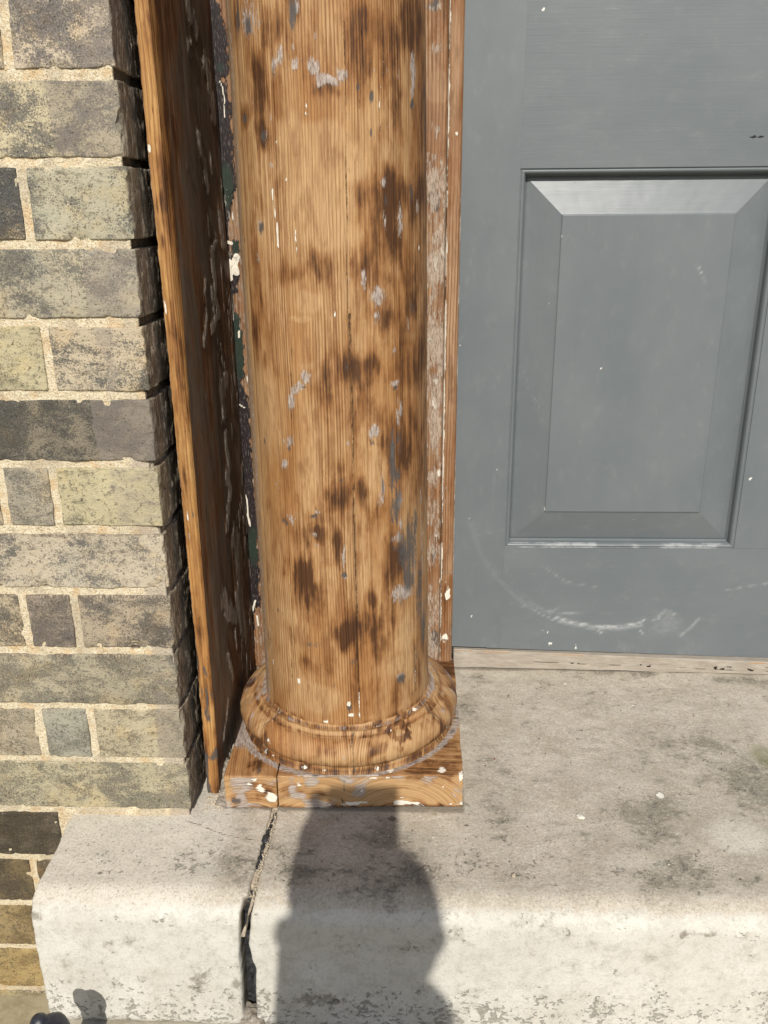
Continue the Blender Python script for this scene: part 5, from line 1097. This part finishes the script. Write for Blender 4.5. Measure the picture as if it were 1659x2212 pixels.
def photographer():
    p = thing('person', 'crouching person in dark jacket holding a phone, whose shadow falls on the doorstep', 'person', (-.03, -1.5, -.184))
    HX = -.030
    pts = [(HX, -1.62, .10, .15, .12), (HX, -1.56, .28, .14, .11), (HX, -1.45, .46, .15, .11), (HX, -1.37, .585, .14, .085), (HX+.010, -1.27, .690, .122, .080), (HX+.004, -1.24, .765, .084, .07),
           (HX-.15, -1.34, .620, .060), (HX-.17, -1.30, .38, .045), (-.115, -1.10, .50, .034), (-.105, -.985, .628, .026),       # left arm 6-9
           (HX+.165, -1.34, .640, .060), (HX+.15, -1.27, .39, .045), (.020, -1.10, .50, .034), (-.012, -1.00, .600, .026),         # right arm 10-13
           (HX-.12, -1.60, .08, .09), (HX-.20, -1.22, .20, .065), (HX-.19, -1.42, -.12, .045), (HX-.19, -1.30, -.150, .032),
           (HX+.12, -1.60, .08, .09), (HX+.22, -1.22, .20, .065), (HX+.21, -1.42, -.12, .045), (HX+.21, -1.30, -.150, .032)]
    E = [(0, 1), (1, 2), (2, 3), (3, 4), (4, 5), (3, 6), (6, 7), (7, 8), (8, 9), (3, 10), (10, 11), (11, 12), (12, 13), (0, 14), (14, 15), (15, 16), (16, 17), (0, 18), (18, 19), (19, 20), (20, 21)]
    skin_obj('clothed_body', pts, E, CLOTH, p)
    # head
    V, F, N = rbox(np.linspace(-1, 1, 23), np.linspace(-1, 1, 23), np.linspace(-1, 1, 23), .99)
    D = V/np.linalg.norm(V, axis=1)[:, None]; hc = np.array([HX+.004, -1.225, .800])
    sc = np.stack([.070-.008*np.clip(-D[:, 2], 0, 1), np.full(len(D), .078), np.full(len(D), .092)], 1)
    V = D*sc
    front = D[:, 1] > 0
    nose = np.exp(-((D[:, 0]/.13)**2+((D[:, 2]+.12)/.20)**2))*front*.020
    eyes = sum(np.exp(-(((D[:, 0]-s_*.36)/.16)**2+((D[:, 2]-.06)/.12)**2)) for s_ in (-1, 1))*front*.008
    lips = np.exp(-((D[:, 0]/.28)**2+((D[:, 2]+.50)/.07)**2))*front*.005
    V[:, 1] += nose-eyes+lips; V += hc
    hd = mesh('head', V, F, SKIN, p)
    for s_ in (-1, 1):
        ev, ef, _ = rbox(np.linspace(-1, 1, 9), np.linspace(-1, 1, 9), np.linspace(-1, 1, 9), .99)
        ev = ev/np.linalg.norm(ev, axis=1)[:, None]
        mesh('ear', ev*np.array([.016, .018, .024])+hc+np.array([s_*(.088 if s_ < 0 else .076), -.005, -.004]), ef, SKIN, hd)
    # hair: cap with collar-length sides
    W = D*sc*1.0; hair = np.clip(.35-D[:, 1]*1.0+D[:, 2]*1.1, 0, 1); hr = D*(sc*1.04+.016*sst(hair, .1, .5)[:, None])
    lowm = (D[:, 2] < 0) & (D[:, 1] < .25); hr[lowm, 2] *= 1.0+.1*np.abs(fbm(D[lowm], 4., 2, 3))
    hr[D[:, 1] > .55*(1-.6*D[:, 2])] *= .9
    mesh('hair', hr+hc+np.array([0, -.008, .004]), F, HAIR, p)
    return p
ph_person = photographer()
def phone_and_hands():
    C0 = Vector((0, -.895, .737)); f, r, u = CAM_F, CAM_R, CAM_U
    def W(a, b, c): return C0+r*a+u*b-f*c          # right, up, behind the lens (towards the holder)
    ph = thing('phone', 'slim dark phone held upright in front of the crouching photographer', 'phone', tuple(W(-.033, -.06, .012)))
    V, F, N = rbox(ax(-.0860, .0035, .004, .004), np.array([.0105, .0115, .0125, .0165, .0175, .0185]), ax(-.128, .0095, .004, .004), .001)
    V2 = np.array([tuple(W(a, c, b)) for a, b, c in V]); mesh('phone_body', V2, F[:, ::-1], IRON, ph)
    V, F, N = rbox(np.array([-.081, .001]), np.array([.0187, .0192]), np.array([-.112, -.006]), 0)
    scr = simple('glass_screen', (.01, .01, .012), (.014, .014, .016), 20., .1, .0001, .5)
    mesh('screen', np.array([tuple(W(a, c, b)) for a, b, c in V]), F[:, ::-1], scr, ph, smooth=False)
    # left hand: palm behind and fingers round the left long edge; right hand cups the lower right corner
    def hand(name, palm, wrist, fingers):
        pts = [(*wrist, .026, .020), (*palm[0], .024, .014), (*palm[1], .026, .013)]; E = [(0, 1), (1, 2)]
        for fg in fingers:
            base = 2 if len(fg) > 3 or True else 1
            k = len(pts)
            for q in fg: pts.append((*q[:3], q[3]))
            E.append((2 if fg is not fingers[-1] else 1, k)); E += [(k+i, k+i+1) for i in range(len(fg)-1)]
        return skin_obj(name, pts, E, SKIN, ph_person, 2, 0)
    w = lambda a, b, c: tuple(W(a, b, c))
    fl = [[(*w(-.100, -.012-.020*i, .030), .0085), (*w(-.107, -.008-.020*i, .012), .0080), (*w(-.098, -.006-.020*i, -.0005), .0072), (*w(-.082, -.006-.020*i, .003), .0062)] for i in range(4)]
    fl += [[(*w(-.088, -.020-.022*i, .022), .012), (*w(-.078, -.022-.022*i, .016), .010)] for i in range(4)]
    fl.append([(*w(-.085, -.075, .045), .011), (*w(-.072, -.055, .034), .0095), (*w(-.062, -.035, .027), .008)])
    hand('hand', [w(-.100, -.075, .055), w(-.103, -.045, .040)], w(-.102, -.115, .070), fl)
    fr_ = [[(*w(-.006, -.085-.016*i, .036), .0085), (*w(.004, -.082-.016*i, .018), .0078), (*w(-.001, -.082-.016*i, .004), .007), (*w(-.016, -.084-.016*i, .002), .0062)] for i in range(4)]
    fr_.append([(*w(-.018, -.115, .045), .011), (*w(-.025, -.095, .034), .0095), (*w(-.03, -.078, .027), .008)])
    hand('hand', [w(-.020, -.140, .055), w(-.014, -.112, .044)], w(-.022, -.170, .075), fr_)
phone_and_hands()
